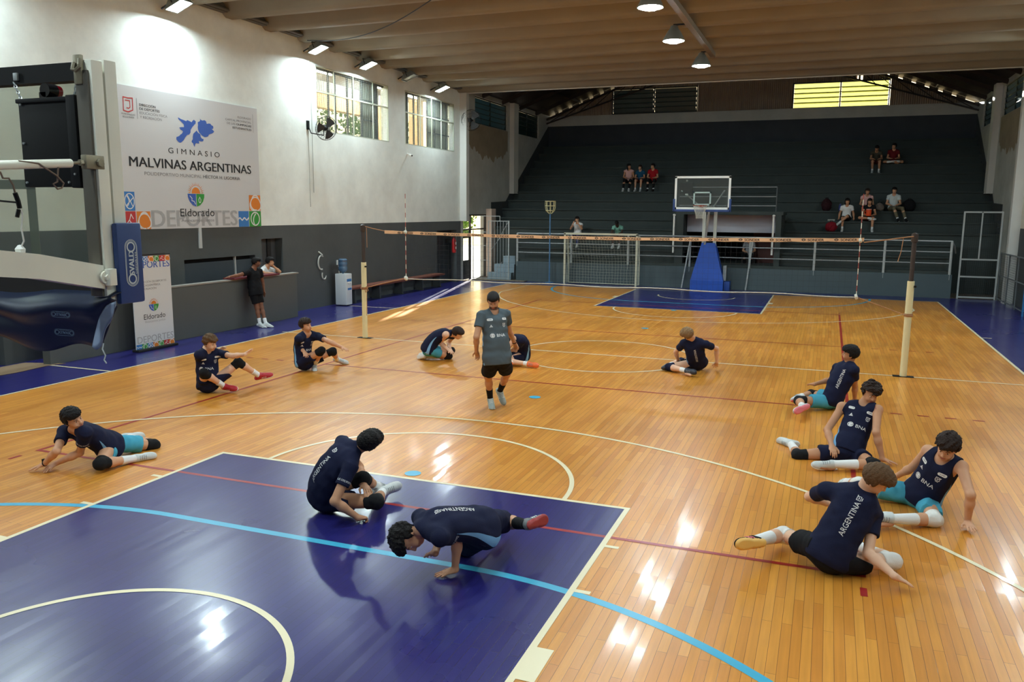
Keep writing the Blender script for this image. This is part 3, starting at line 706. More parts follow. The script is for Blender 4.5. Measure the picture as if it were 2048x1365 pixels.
def tile(F, u0, v0, u1, v1, m, kind):
    F.rect(u0, v0, u1, v1, m, 1); w_, h_ = u1-u0, v1-v0; c = (u0+w_*.5, v0+h_*.5); lw = w_*.07
    if kind == 'ball':
        F.arc(c, w_*.44, 0, 360, lw, 7, 2, 24, h_*.4); F.stroke([(u0+w_*.15, v0+h_*.25), (u1-w_*.12, v1-h_*.3)], lw, 7, 2); F.stroke([(u0+w_*.3, v1-h_*.15), (u1-w_*.2, v0+h_*.2)], lw, 7, 2)
        F.arc((u0, c[1]), w_*.45, -55, 55, lw, 7, 2, 10)
    elif kind == 'volley':
        F.arc((u0+w_*.55, v0+h_*.45), w_*.42, 20, 280, lw, 7, 2, 20, h_*.42)
        for a in (90, 210, 330): F.arc((u0+w_*.55+.2*w_*math.cos(R(a)), v0+h_*.45+.2*h_*math.sin(R(a))), w_*.3, a-60, a+70, lw, 7, 2, 8)
    elif kind == 'wave':
        F.stroke([(u0+w_*t, v0+h_*(.5+.07*math.sin(t*14))) for t in [i/16 for i in range(17)]], lw*1.2, 7, 2)
    elif kind == 'oval':
        F.arc(c, w_*.36, 0, 360, lw, 7, 2, 20, h_*.42); F.arc((c[0]+w_*.25, c[1]-h_*.1), w_*.4, 120, 220, lw, 7, 2, 10)
    else:
        F.stroke([(u0+w_*.1, v0+h_*.3), (u0+w_*.4, v0+h_*.55), (u0+w_*.55, v0+h_*.85), (u0+w_*.75, v0+h_*.6)], lw, 7, 2); F.stroke([(u0+w_*.4, v0+h_*.5), (u0+w_*.7, v0+h_*.2), (u1-w_*.1, v0+h_*.25)], lw, 7, 2)
F = Flat(XS, sign)
F.stroke([(11.67, 5.10), (11.79, 5.09), (11.914, 5.102), (11.908, 4.857), (11.78, 4.809), (11.661, 4.829), (11.67, 5.10)], .022, 6)
F.stroke([(11.72, 5.04), (11.84, 5.04), (11.84, 4.91), (11.80, 4.88), (11.75, 4.89)], .018, 6)
F.text('MUNICIPALIDAD', 11.78, 4.745, .036, 1, .36, .01, 'c'); F.text('DE ELDORADO', 11.78, 4.69, .036, 1, .30, .01, 'c')
F.rect(12.018, 4.69, 12.026, 5.115, 1)
for s_, v_, w_, bo in (('DIRECCIÓN', 4.965, .45, .02), ('DE DEPORTES', 4.885, .56, .02), ('EDUCACIÓN FÍSICA', 4.80, .78, 0), ('Y RECREACIÓN', 4.715, .61, 0)): F.text(s_, 12.09, v_, .055, 0 if bo else 1, w_, bo)
F.text('ELDORADO', 15.70, 5.035, .05, 1, .5, 0, 'r'); F.text('CAPITAL PROVINCIAL', 15.70, 4.945, .05, 1, .95, 0, 'r'); F.text('OLIMPIADAS', 15.70, 4.86, .05, 0, .56, .02, 'r'); F.text('DE LAS', 15.10, 4.86, .05, 1, .30, 0, 'r'); F.text('ESTUDIANTILES', 15.70, 4.77, .05, 0, .70, .02, 'r')
F.rect(15.762, 4.736, 15.770, 5.19, 1)
F.text('GIMNASIO', 12.84, 4.045, .125, 0, 1.65, 0, 'l', 1.6)
F.text('MALVINAS ARGENTINAS', 11.725, 3.705, .215, 0, 3.89, .035)
F.text('POLIDEPORTIVO MUNICIPAL', 12.117, 3.535, .075, 1, 1.72); F.text('HÉCTOR H. LIGORRIA', 13.895, 3.535, .075, 0, 1.29, .01)
F.text('DEPORTES', 12.25, 2.43, .385, 2, 2.76, .04)
F.text('Eldorado', 13.10, 2.655, .185, 0, 1.11, 0, 'l', 1, 2); F.text('Avancemos juntos', 13.12, 2.53, .075, 1, 1.07, 0, 'l', 1, 2)
F.b.build('town_crest', INKS, sign, smooth=0)
F = Flat(XS); logo(F, 13.627, 3.175, .27); F.b.build('town_logo', INKS, sign, smooth=0)
F = Flat(XS)
isl = [[(13.188,4.845),(13.269,4.818),(13.437,4.786),(13.473,4.814),(13.609,4.779),(13.684,4.843),(13.745,4.81),(13.73,4.754),(13.655,4.698),(13.599,4.644),(13.556,4.543),(13.448,4.485),(13.374,4.418),(13.329,4.359),(13.212,4.291),(13.1,4.36),(13.111,4.413),(13.207,4.445),(13.278,4.494),(13.323,4.546),(13.251,4.576),(13.214,4.628),(13.358,4.646),(13.356,4.706),(13.201,4.803)],
 [(13.865,4.903),(13.951,4.85),(14.078,4.85),(14.102,4.791),(14.221,4.807),(14.311,4.76),(14.318,4.711),(14.25,4.692),(14.339,4.637),(14.242,4.577),(14.147,4.544),(14.125,4.505),(13.996,4.481),(13.908,4.511),(13.84,4.568),(13.796,4.687),(13.804,4.799),(13.878,4.83)],
 [(13.754,4.609),(13.873,4.533),(13.877,4.484),(13.974,4.43),(13.952,4.383),(13.808,4.379),(13.822,4.318),(13.715,4.323),(13.666,4.233),(13.625,4.303),(13.575,4.336),(13.615,4.401),(13.642,4.526)]]
rr = random.Random(11)
for pts in isl:
    q = []
    for a, c in zip(pts, pts[1:]+pts[:1]):
        q.append(a); d = math.dist(a, c)
        if d > .07: q.append(((a[0]+c[0])/2+rr.uniform(-.018,.018), (a[1]+c[1])/2+rr.uniform(-.018,.018)))
    F.poly(q[::-1], 3)
F.b.build('islands_map', INKS, sign, smooth=0)
for (u0, v0, u1, v1, m_, k_) in ((11.52, 2.78, 11.805, 3.175, 8, 'ball'), (11.52, 2.387, 11.805, 2.765, 6, 'run'), (11.83, 2.387, 12.21, 2.765, 4, 'volley'), (15.49, 2.79, 15.935, 3.175, 4, 'volley'), (15.07, 2.387, 15.455, 2.775, 8, 'wave'), (15.475, 2.387, 15.935, 2.775, 5, 'oval')):
    F = Flat(XS); tile(F, u0, v0, u1, v1, m_, k_); F.b.build('sport_tile', INKS, sign, smooth=0)

# ------------------------------------------------------------------ roll-up banner
ban = thing('banner_stand', 'tall white roll-up banner with DEPORTES in blue at its top, beside the counter', 'banner', (-8.6, 11.03, 0))
b = MB(); b.box((-8.62, 10.56, .02), (-8.605, 11.58, 1.90)); b.build('banner_sheet', mat('banner_vinyl', (214, 216, 216), .5), ban)
b = MB(); b.bbox((-8.70, 10.54, 0), (-8.52, 11.60, .05), .01); b.cyl((-8.64, 11.07, .05), (-8.64, 11.07, 1.9), .012); b.box((-8.635, 10.55, 1.895), (-8.60, 11.59, 1.92)); b.build('support', DARKM, ban)
F = Flat(-8.603, ban)
F.text('DEPORTES', 10.60, 1.655, .14, 3, .96, .02); F.text('DEPORTES', 10.60, .165, .14, 2, .96, .01)
for i, s_ in enumerate(('DIRECCIÓN DE DEPORTES', 'EDUCACIÓN FÍSICA', 'Y RECREACIÓN')): F.text(s_, 10.72, 1.36-i*.07, .04, 1, (.73, .56, .45)[i])
F.text('Eldorado', 10.80, .625, .11, 0, .57); F.text('Avancemos juntos', 10.82, .555, .05, 2, .54)
F = Flat(-8.603); logo(F, 11.075, .92, .13); F.b.build('town_logo', INKS, ban, smooth=0)
for zz in (1.775, .03):
    F = Flat(-8.603)
    for i, (m_, k_) in enumerate(((8, 'wave'), (5, 'oval'), (8, 'ball'), (4, 'volley'), (5, 'oval'), (6, 'run'), (4, 'volley'))):
        tile(F, 10.565+i*.1445, zz, 10.565+(i+1)*.1445, zz+.115, m_, k_)
    F.b.build('sport_tiles', INKS, ban, smooth=0)

# ------------------------------------------------------------------ things along the left wall
wd = thing('water_dispenser', 'white water dispenser with a blue bottle against the grey wall', 'water dispenser', (-9.3, 19.15, 0))
DW = mat('dispenser_white', (218, 224, 224), .35)
b = MB(); b.bbox((-9.50, 19.02, .03), (-9.12, 19.34, .95), .02); b.build('cabinet', DW, wd)
b = MB(); b.lathe([(.02, .93), (.03, .98), (.11, 1.02), (.135, 1.06), (.135, 1.14), (.128, 1.15), (.128, 1.18), (.135, 1.20), (.135, 1.28), (.128, 1.29), (.135, 1.31), (.135, 1.36), (.10, 1.39), (0, 1.40)], (-9.32, 19.18, 0), 20)
b.build('bottle', mat('blue_bottle', (74, 104, 132), .15, spec=.6), wd)
b = MB(); b.disc = None; b.box((-9.119, 19.06, .72), (-9.114, 19.30, .80)); b.build('tap_panel', TINK, wd)
b = MB(); b.box((-9.119, 19.10, .47), (-9.112, 19.30, .53)); b.build('drip_tray', TINK, wd)
for yy in (19.12, 19.24):
    b = MB(); b.cyl((-9.12, yy, .68), (-9.07, yy, .68), .014); b.cyl((-9.075, yy, .685), (-9.075, yy, .64), .010); b.build('tap', WHITE, wd)
b = MB(); b.box((-9.70, 19.42, 1.18), (-9.67, 19.50, 1.32)); b.tube([(-9.66, 19.46, 1.2), (-9.62, 19.44, .9), (-9.60, 19.42, .5), (-9.52, 19.40, .04)], .006); tag(b.build('power_cord', WHITE), 'white plug and cord on the wall behind the water dispenser', 'cord')
b = MB()
cc = Vector((-9.64, 18.55, 1.30))
b.tube([cc+Vector((0, .16*math.cos(a), .20*math.sin(a))) for a in [R(60+i*14) for i in range(17)]], .022, 7)
b.tube([cc+Vector((.0, .12+.10*math.cos(a), -.36+.13*math.sin(a))) for a in [R(150+i*14) for i in range(15)]], .02, 7)
b.cyl((-9.7, 18.5, 1.62), (-9.6, 18.56, 1.52), .02)
tag(b.build('hose', mat('hose_white', (196, 198, 190), .5)), 'loops of white hose hanging on the wall beside the water dispenser', 'hose')
be = thing('bench', 'long low bench with a red brown seat along the grey wall', 'bench', (-9.45, 22.7, 0))
b = MB(); b.bbox((-9.68, 19.45, .43), (-9.25, 26.0, .49), .008); b.build('seat', mat('red_brown_wood', (112, 62, 46), .5, var=.15), be)
for yy in (19.8, 21.3, 22.8, 24.3, 25.7):
    b = MB(); b.box((-9.62, yy, 0), (-9.32, yy+.08, .43)); b.build('leg', mat('bench_leg', (70, 74, 74), .7), be)
fe = thing('fire_extinguisher', 'red fire extinguisher hanging on the grey wall near the open door', 'fire extinguisher', (-9.58, 27.5, 1.2))
REDX = mat('extinguisher_red', (184, 30, 32), .3, coat=.3)
b = MB(); b.lathe([(.07, 1.18), (.085, 1.20), (.085, 1.62), (.07, 1.70), (.03, 1.75), (.03, 1.79)], (-9.58, 27.5, 0), 16); b.build('cylinder', REDX, fe)
b = MB(); b.box((-9.62, 27.47, 1.79), (-9.52, 27.53, 1.84)); b.box((-9.60, 27.48, 1.84), (-9.45, 27.52, 1.87)); b.build('handle', DARKM, fe)
b = MB(); b.tube([(-9.56, 27.46, 1.80), (-9.50, 27.38, 1.7), (-9.48, 27.38, 1.45), (-9.49, 27.40, 1.3)], .012); b.build('hose', BLACK, fe)
for z0_, z1_ in ((1.33, 1.42), (1.5, 1.6)): b = MB(); b.box((-9.498, 27.46, z0_), (-9.494, 27.54, z1_)); b.build('paper_label', WHITE, fe)
b = MB(); b.box((-9.94, 27.47, 1.55), (-9.66, 27.53, 1.70)); b.build('wall_hook', DARKM, fe)

def fan(c, n, r, armfrom, label):
    t = thing('wall_fan', label, 'fan', c, 'black fans on the walls')
    c = Vector(c); n = Vector(n).normalized(); u = n.cross(Vector((0,0,1))).normalized(); v = u.cross(n)
    ring = lambda q, d, k=28: [c + n*d + (u*math.cos(2*math.pi*i/k) + v*math.sin(2*math.pi*i/k))*q for i in range(k)]
    b = MB()
    b.tube(ring(r, 0), .008, 5, True)
    for q, d in ((r*.97, .05), (r*.7, .085), (r*.4, .10), (r*.97, -.05), (r*.6, -.09)): b.tube(ring(q, d), .003, 4, True)
    for i in range(26):
        a = 2*math.pi*i/26; w_ = u*math.cos(a) + v*math.sin(a)
        b.tube([c+n*.10+w_*r*.15, c+n*.095+w_*r*.6, c+n*.05+w_*r*.97, c+w_*r, c-n*.05+w_*r*.97, c-n*.10+w_*r*.35], .0022, 4)
    b.build('cage', DARKM, t)
    b = MB()
    for k in range(3):
        a0 = 2*math.pi*k/3
        def bl(s_, q):
            a = a0 + (q-.5)*1.1; rad = r*(.12+.78*s_); return c + (u*math.cos(a)+v*math.sin(a))*rad + n*(.035*(q-.5)*(1-.4*s_))
        b.grid(bl, 6, 5)
    b.build('blades', mat('fan_blade', (60, 64, 66), .4), t)
    b = MB(); b.lathe([(0, -.24), (.06, -.23), (.085, -.12), (.085, -.05), (.04, .03), (0, .05)], c, 16, n); b.build('motor', BLACK, t)
    b = MB(); A = Vector(armfrom); b.tube([A, A+Vector((.10 if n.x > 0 else .10, 0, -.22)), c-n*.15-Vector((0,0,.22)), c-n*.15-Vector((0,0,.06))], .016, 7); b.box((A.x-.02, A.y-.05, A.z-.12), (A.x+.02, A.y+.05, A.z+.12)); b.build('wall_arm', BLACK, t)
    return t
fan((-9.28, 18.45, 5.08), (.75, -.35, -.2), .33, (-9.68, 18.15, 5.15), 'black wall fan at the corner of the larger grilled window')
fan((-9.30, 28.55, 6.32), (.55, -.75, -.15), .40, (-9.68, 28.75, 6.3), 'dark wall fan at the end of the hall beside the stand')
t = thing('security_camera', 'small white security camera on the white wall below the two windows', 'camera', (-9.6, 23.89, 4.7))
b = MB(); b.cyl((-9.52, 23.82, 4.70), (-9.38, 23.72, 4.66), .035); b.build('body', WHITE, t); b = MB(); b.cyl((-9.70, 24.0, 4.74), (-9.52, 23.84, 4.71), .015); b.cyl((-9.70, 24.0, 4.74), (-9.67, 23.98, 4.74), .035); b.build('bracket', WHITE, t)
b = MB(); b.cyl((-9.379, 23.7195, 4.6595), (-9.374, 23.716, 4.658), .026); b.build('lens', BLACK, t)
b = MB(); b.cyl((-9.685, 18.35, 3.3), (-9.685, 18.35, 6.9), .008, n=6); b.cyl((-9.685, 18.17, 2.9), (-9.685, 18.17, 5.1), .006, n=6)
tag(b.build('wall_cable', mat('painted_cable', (160, 160, 150), .6)), 'painted cables running down the white wall under the black fan', 'cable')

for y_ in (18.2, 21.6, 25.2, 27.6):
    b = MB(); b.box((-11.6, y_-.6, 7.22), (-11.4, y_+.6, 7.29)); b.build
    t = thing('tube_light', 'lit tube light on the ceiling of the gallery behind the grilled windows', 'ceiling lamp', (-11.5, y_, 7.2), 'tube lights of the gallery')
    b.build('casing', WHITE, t)
    b = MB(); b.cyl((-11.5, y_-.58, 7.19), (-11.5, y_+.58, 7.19), .022, n=10); b.build('tube', mat('tube_glow', (255, 252, 244), .3, emit=(255, 250, 238), estr=600), t)
# ------------------------------------------------------------------ open doorway, steps and lattice gate at the far left corner
DF = struct(thing('door_7', 'open glazed door in the daylight at the far left corner', 'door', (-9.75, 28.65, 0)))
b = MB()
for a in (28.62, 29.42, 30.98): b.box((-9.80, a, 0), (-9.72, a+.06, 2.66))
b.box((-9.80, 28.62, 2.60), (-9.72, 31.05, 2.66)); b.box((-9.80, 28.62, 2.02), (-9.72, 31.05, 2.08))
b.build('frame', mat('door_frame_dark', (40, 36, 34), .5), DF)
b = MB(); b.box((-9.79, 28.68, .02), (-9.75, 29.42, .80)); b.box((-9.79, 28.68, .80), (-9.75, 28.74, 2.02)); b.box((-9.79, 29.36, .80), (-9.75, 29.42, 2.02)); b.box((-9.79, 28.68, 1.70), (-9.75, 29.42, 1.78)); b.build('leaf', mat('door_leaf_dark', (36, 38, 40), .5), DF)
b = MB(); b.box((-9.775, 28.74, .8), (-9.77, 29.36, 2.02)); b.build('pane', PANE, DF)
b = MB(); b.box((-9.70, 31.02, 0), (-9.45, 31.5, 2.9)); struct(b.build('trim_13', mat('door_pier_pink', (206, 186, 172), .7, var=.05)))
b = MB(); STP = mat('pale_blue_steps', (150, 168, 178), .7, var=.15)
b.box((-9.1, 29.75, 0), (-8.06, 30.1, .28)); b.box((-8.9, 30.05, .0), (-8.02, 30.35, .62)); b.box((-8.6, 30.3, 0), (-8.02, 30.6, .95)); struct(b.build('trim_14', STP))
g = thing('lattice_gate', 'white steel lattice gate standing in front of the open door and steps', 'gate', (-8.8, 29.5, 0))
b = MB()
b.beam((-9.62, 29.45, 0), (-9.62, 29.45, 2.1), .03, .03); b.beam((-8.06, 29.5, 0), (-8.06, 29.5, 2.42), .05, .05); b.beam((-8.95, 29.5, 0), (-8.95, 29.5, 2.42), .03, .03)
for z in (.06, .80, 1.40, 1.95): b.beam((-9.62, 29.48, z), (-8.95, 29.48, z), .025, .025)
for z in (.08, 2.40): b.beam((-8.95, 29.5, z), (-8.06, 29.5, z), .03, .03)
b.beam((-9.6, 29.5, 2.60), (-8.45, 29.5, 2.60), .025, .025); b.beam((-8.45, 29.5, 2.40), (-8.45, 29.5, 2.60), .025, .025)
b.build('gate_frame', GREYP, g)
for i in range(6): b = MB(); b.beam((-8.82+i*.13, 29.5, .08), (-8.82+i*.13, 29.5, 2.40), .014, .014); b.build('bar', GREYP, g)
b = MB(); b.beam((-8.75, 29.49, .1), (-8.35, 29.49, .75), .014, .014); b.beam((-8.60, 29.49, 1.5), (-8.08, 29.49, 2.38), .014, .014); b.beam((-8.85, 29.49, 1.2), (-8.3, 29.49, 1.9), .014, .014); b.build('brace', GREYP, g)
b = MB(); b.bbox((-9.5, 29.0, .002), (-7.2, 29.4, .035), .008)
tag(b.build('floor_plate', mat('brown_plate', (122, 112, 96), .7, var=.2)), 'low brown wooden plate on the floor in front of the lattice gate', 'plate')

# ------------------------------------------------------------------ railing of the stand
ra = thing('handrail', 'long galvanised three bar railing along the front of the stand', 'railing', (0, 29.44, .8))
for z0, z1, r_ in ((1.93, 1.925, .03), (1.555, 1.56, .02), (1.17, 1.18, .02)):
    b = MB(); b.cyl((-7.66, 29.44, z0), (7.97, 29.44, z1), r_, n=10); b.build('rail', STEEL, ra)
for x in (-7.66, -5.38, -3.10, -.74, 1.43, 3.65, 5.92, 7.97):
    b = MB(); b.cyl((x, 29.44, .62), (x, 29.44, 1.93), .042, n=10); b.build('post', GREYP, ra)
for xa, xb in ((-.98, -.72), (1.35, 1.52)):
    b = MB(); b.cyl((xa, 29.30, 0), (xb, 29.40, 1.9), .03, n=10); b.build('brace', GREYP, ra)
b = MB(); b.tube([(7.97, 29.44, 1.93), (8.1, 29.8, 1.75), (8.2, 30.2, 1.5)], .025); b.build('end_rail', GREYP, ra)
pr = thing('platform_railing', 'three bar railing on the platform above the tunnel, behind the far backboard', 'railing', (.8, 29.65, 2.86))
for z in (3.74, 3.40, 3.07):
    b = MB(); b.cyl((-1.25, 29.65, z), (2.24, 29.65, z), .018, n=8); b.build('rail', STEEL, pr)
for x in (-1.25, .5, 2.24):
    b = MB(); b.cyl((x, 29.65, 2.8), (x, 29.65, 3.74), .022, n=8); b.build('post', mat('dark_post', (70, 74, 74), .5), pr)
for x, s_ in ((-1.40, 'white post at the edge of the tunnel opening nearer the goal'), (2.18, 'white post at the edge of the tunnel opening nearer the mesh gate')):
    b = MB(); b.cyl((x, 29.58, 1.3), (x, 29.58, 2.68), .035, n=10); b.lathe([(0, 0), (.05, .01), (.05, .06), (0, .08)], (x, 29.58, 2.68), 10); tag(b.build('post', WHITE), s_, 'post')
# mesh gate and side fence at the far right corner
def mesh_panel(t, p, q, z0, z1, step, name='wire_mesh'):
    b = MB(); p = Vector(p); q = Vector(q); L_ = (q-p).length
    for i in range(int((z1-z0)/step)+1): z = z0+i*step; b.beam((p.x, p.y, z), (q.x, q.y, z), .004, .004)
    for i in range(int(L_/step)+1): c = p.lerp(q, i*step/L_); b.beam((c.x, c.y, z0), (c.x, c.y, z1), .004, .004)
    b.build(name, mat('gate_wire', (66, 70, 70), .6), t, smooth=0)
mg = thing('mesh_gate', 'tall grey steel gate with wire mesh at the corner of the stand', 'gate', (8.8, 29.5, 0))
b = MB()
for x in (8.27, 9.38): b.beam((x, 29.5, 0), (x, 29.5, 2.92), .05, .05)
b.beam((8.8, 29.5, 1.35), (8.8, 29.5, 2.92), .04, .04)
for z in (.06, .75, 1.33, 2.90): b.beam((8.27, 29.5, z), (9.38, 29.5, z), .04, .05)
b.build('gate_frame', GREYP, mg)
mesh_panel(mg, (8.3, 29.5, 0), (9.36, 29.5, 0), .08, 2.88, .06)
sf = thing('side_fence', 'low wire mesh fence running along the wall opposite the sign', 'fence', (9.4, 27, 0))
b = MB()
for y in (29.3, 27.9, 26.5, 25.0): b.beam((9.42, y, 0), (9.42, y, 1.6), .04, .04)
for z in (.08, .85, 1.58): b.beam((9.42, 25.0, z), (9.42, 29.3, z), .03, .03)
b.build('fence_frame', mat('fence_grey', (112, 118, 120), .5), sf)
mesh_panel(sf, (9.42, 25.0, 0), (9.42, 29.3, 0), .08, 1.56, .07)
b = MB(); BST = mat('blue_steel', (52, 116, 168), .5)
for x, y in ((9.30, 24.75), (9.52, 24.4)): b.beam((x, y, 0), (x, y, 2.35), .05, .05)
for i in range(5): b.beam((9.30, 24.75, .1+i*.45), (9.52, 24.4, .55+i*.45), .03, .03)
tag(b.build('lattice_post', BST), 'blue steel lattice post beside the wall fence', 'post')
b = MB(); b.cyl((9.6, 26.3, 1.9), (9.6, 26.3, 7.4), .06); tag(b.build('downpipe', mat('rust_pipe', (92, 66, 48), .7, var=.3)), 'rusty downpipe on the wall above the blue lattice post', 'pipe')

# ------------------------------------------------------------------ volleyball net
PC = mat('pole_cream', (222, 212, 166), .45, var=.05); PB = mat('pole_brown', (58, 46, 40), .5)
for x, s_ in ((-5.46, 'cream volleyball post with a brown top, nearer the water dispenser'), (5.46, 'cream volleyball post with a brown top, nearer the mesh gate')):
    t = thing('net_post', s_, 'post', (x, 14, 0), 'volleyball posts')
    b = MB(); b.cyl((x, 14, 0), (x, 14, 1.69), .058, n=20); b.build('lower_tube', PC, t)
    b = MB(); b.cyl((x, 14, 1.69), (x, 14, 2.50), .038, n=16); b.lathe([(.05, 2.36), (.055, 2.38), (.055, 2.50), (0, 2.53)], (x, 14, 0), 16); b.build('upper_tube', PB, t)
    b = MB(); b.bbox((x-.17, 13.93, 0), (x+.17, 14.07, .012), .004); b.build('floor_plate', BLACK, t)
    b = MB(); b.cyl((x+.05, 13.97, 1.60), (x+.085, 13.96, 1.60), .018); b.build('clamp', BLACK, t)
net = thing('volleyball_net', 'volleyball net with an orange top tape lettered SONDER between two posts', 'net', (0, 14, 0))
def ztape(x): return 2.37 - .05*(1-((x+.6)/4.6)**2) if -4.95 < x < 4.75 else 2.37
xs_ = np.linspace(-4.92, 4.66, 49)
TAPE = mat('orange_tape', (226, 178, 134), .6, var=.12, vscale=3)
b = MB(); n = len(xs_); rr = random.Random(2)
hh = [.032 + rr.uniform(-.006, .004) for _ in xs_]; dz = [rr.uniform(-.004, .004) for _ in xs_]
vs = []
for i, x in enumerate(xs_):
    z = ztape(x)+dz[i]
    for yy, q in ((13.992, hh[i]), (13.992, -hh[i]), (14.008, -hh[i]), (14.008, hh[i])): vs.append((x, yy, z+q))
b.add(vs, [(4*i+j, 4*i+(j+1) % 4, 4*i+4+(j+1) % 4, 4*i+4+j) for i in range(n-1) for j in range(4)] + [(0,1,2,3), (4*n-1, 4*n-2, 4*n-3, 4*n-4)])
b.build('top_tape', TAPE, net)
for k in range(17):
    b = MB()
    x = -4.62+k*.548
    if x > 4.4: break
    z = ztape(x+.2)-.022
    put_text(b, 'SONDER', (x+.13, 13.9895, z), (1, 0, (ztape(x+.4)-ztape(x))/.4), (0, 0, 1), .045, .27, .03)
    for i in range(8):
        a = 2*math.pi*i/8; a2 = 2*math.pi*(i+1)/8; P_ = lambda a, r_: (x+.06+r_*math.cos(a), 13.9895, z+.022+r_*.75*math.sin(a))
        b.poly([P_(a, .032), P_(a2, .032), P_(a2, .022), P_(a, .022)])
    b.poly([(x+.02, 13.9895, z+.018), (x+.10, 13.9895, z+.018), (x+.10, 13.9895, z+.027), (x+.02, 13.9895, z+.027)])
    b.build('lettering', INK, net, smooth=0)
NETC = mat('net_cord', (46, 46, 48), .7); ROPE = mat('rope_tan', (168, 122, 84), .8); RW = mat('rope_white', (206, 204, 190), .7)
b = MB()
for i in range(10): z0 = 2.33-i*.1; b.add([(x, 14+.0, max(1.40, ztape(x)-.04-i*.1)+q) for x in (-4.4, -2, 0, 2, 4.6) for q in (-.0012, .0012)], [(2*j, 2*j+2, 2*j+3, 2*j+1) for j in range(4)])
for i in range(91): x = -4.4+i*.1; b.poly([(x-.0012, 14, 1.39), (x+.0012, 14, 1.39), (x+.0012, 14, ztape(x)-.03), (x-.0012, 14, ztape(x)-.03)])
b.build('net_mesh', NETC, net, smooth=0)
b = MB(); b.tube([(x, 14, 1.375-.012*math.cos(x*3)) for x in np.linspace(-4.4, 4.62, 30)], .009, 6); b.build('bottom_rope', RW, net)
b = MB(); b.tube([(-4.9, 14, 2.38), (-5.2, 14, 2.43), (-5.42, 14, 2.48)], .008); b.tube([(-5.34, 13.95, 2.45), (-5.33, 13.94, 2.2), (-5.33, 13.94, 2.02)], .006); b.tube([(4.66, 14, 2.34), (5.0, 14, 2.39), (5.36, 13.96, 2.45), (5.44, 13.95, 2.46)], .010); b.tube([(5.28, 13.94, 2.42), (5.26, 13.94, 2.2), (5.22, 13.94, 2.02)], .007); b.build('top_rope', ROPE, net)
b = MB(); b.tube([(-4.4, 14, 1.38), (-5.0, 14, 1.24), (-5.40, 13.95, 1.13), (-5.52, 13.94, 1.12)], .009); b.tube([(4.62, 14, 1.37), (5.05, 14, 1.22), (5.40, 13.93, 1.10), (5.53, 13.93, 1.10)], .008)
for x, z in ((-5.46, 1.12), (5.46, 1.10)):
    for q in (0, .018, -.02): b.tube([(x+.066*math.cos(a), 14+.066*math.sin(a), z+q) for a in [2*math.pi*i/16 for i in range(16)]], .009, 5, True)
b.tube([(-5.40, 13.93, 1.12), (-5.33, 13.9, 1.18), (-5.30, 13.9, 1.08), (-5.38, 13.92, 1.04), (-5.40, 13.93, 1.1)], .008); b.tube([(-5.36, 13.92, 1.1), (-5.35, 13.92, .8), (-5.36, 13.92, .52)], .006)
b.build('bottom_tie', ROPE, net)
AW = mat('antenna_white', (226, 220, 200), .5); AR = mat('antenna_red', (150, 62, 52), .5)
for x in (-4.40, 4.60):
    b = MB()
    for i in range(18): b.cur = i % 2; b.cyl((x, 13.985, 1.38+i*.1), (x, 13.985, 1.48+i*.1), .007, n=6, cap=False)
    b.build('antenna', [AW, AR], net, label='antenna striped white and red')
    b = MB(); b.lathe([(0, -.03), (.05, -.02), (.05, .02), (0, .03)], (x, 13.98, 1.38), 8, (1, 0, .3)); b.lathe([(0, -.03), (.04, -.02), (.04, .02), (0, .03)], (x, 13.98, 2.37), 8, (1, 0, .3)); b.build('side_tie', RW, net)

# ------------------------------------------------------------------ far basketball stand
BBLUE = mat('pad_blue', (30, 82, 182), .5, var=.06); NAVY = mat('pad_navy', (34, 62, 118), .5)
BG = glass_mat('backboard_glass', (232, 236, 236), .03, .05)
fb_ = thing('basketball_stand', 'basketball stand with a blue padded base and a clear backboard in front of the stand', 'basketball stand', (0, 28.9, 0))
b = MB(); b.box((-.90, 26.80, 2.93), (.90, 26.815, 3.99)); b.build('backboard', BG, fb_)
b = MB()
for a in ((-.93, 2.90, -.86, 4.02), (.86, 2.90, .93, 4.02), (-.93, 3.96, .93, 4.03), (-.93, 2.90, .93, 2.99)): b.box((a[0], 26.775, a[1]), (a[2], 26.83, a[3]))
b.build('board_frame', WHITE, fb_)
b = MB()
for a in ((-.295, 3.06, -.245, 3.51), (.245, 3.06, .295, 3.51), (-.295, 3.46, .295, 3.51), (-.295, 3.06, .295, 3.11)): b.box((a[0], 26.79, a[1]), (a[2], 26.799, a[3]))
b.build('inner_square', mat('line_grey_green', (170, 190, 184), .5), fb_)
b = MB(); b.bbox((-.96, 26.74, 2.84), (.96, 26.87, 2.92), .015); b.bbox((-.97, 26.74, 2.84), (-.90, 26.87, 3.27), .015); b.bbox((.90, 26.74, 2.84), (.97, 26.87, 3.27), .015); b.build('edge_pad', NAVY, fb_)
b = MB(); b.tube([(.228*math.cos(a), 26.40+.228*math.sin(a), 3.05) for a in [2*math.pi*i/24 for i in range(24)]], .012, 8, True); b.box((-.08, 26.60, 3.0), (.08, 26.79, 3.07)); b.build('rim', mat('rim_rust', (140, 62, 40), .5), fb_)
def hoop_net(c, r0, r1, h, n=12, rows=6):
    b = MB()
    for i in range(n):
        for s_ in (1, -1):
            pts = []
            for k in range(rows+1):
                a = 2*math.pi*(i+s_*k*.5)/n; t_ = k/rows; q = r0+(r1-r0)*min(1, t_*1.25)
                pts.append((c[0]+q*math.cos(a), c[1]+q*math.sin(a), c[2]-h*t_))
            b.tube(pts, .005, 4)
    return b
hoop_net((0, 26.40, 3.04), .225, .12, .42).build('hoop_net', RW, fb_)
b = MB()
for x in (-.20, .20): b.beam((x, 29.0, 1.6), (x, 29.0, 2.95), .11, .11)
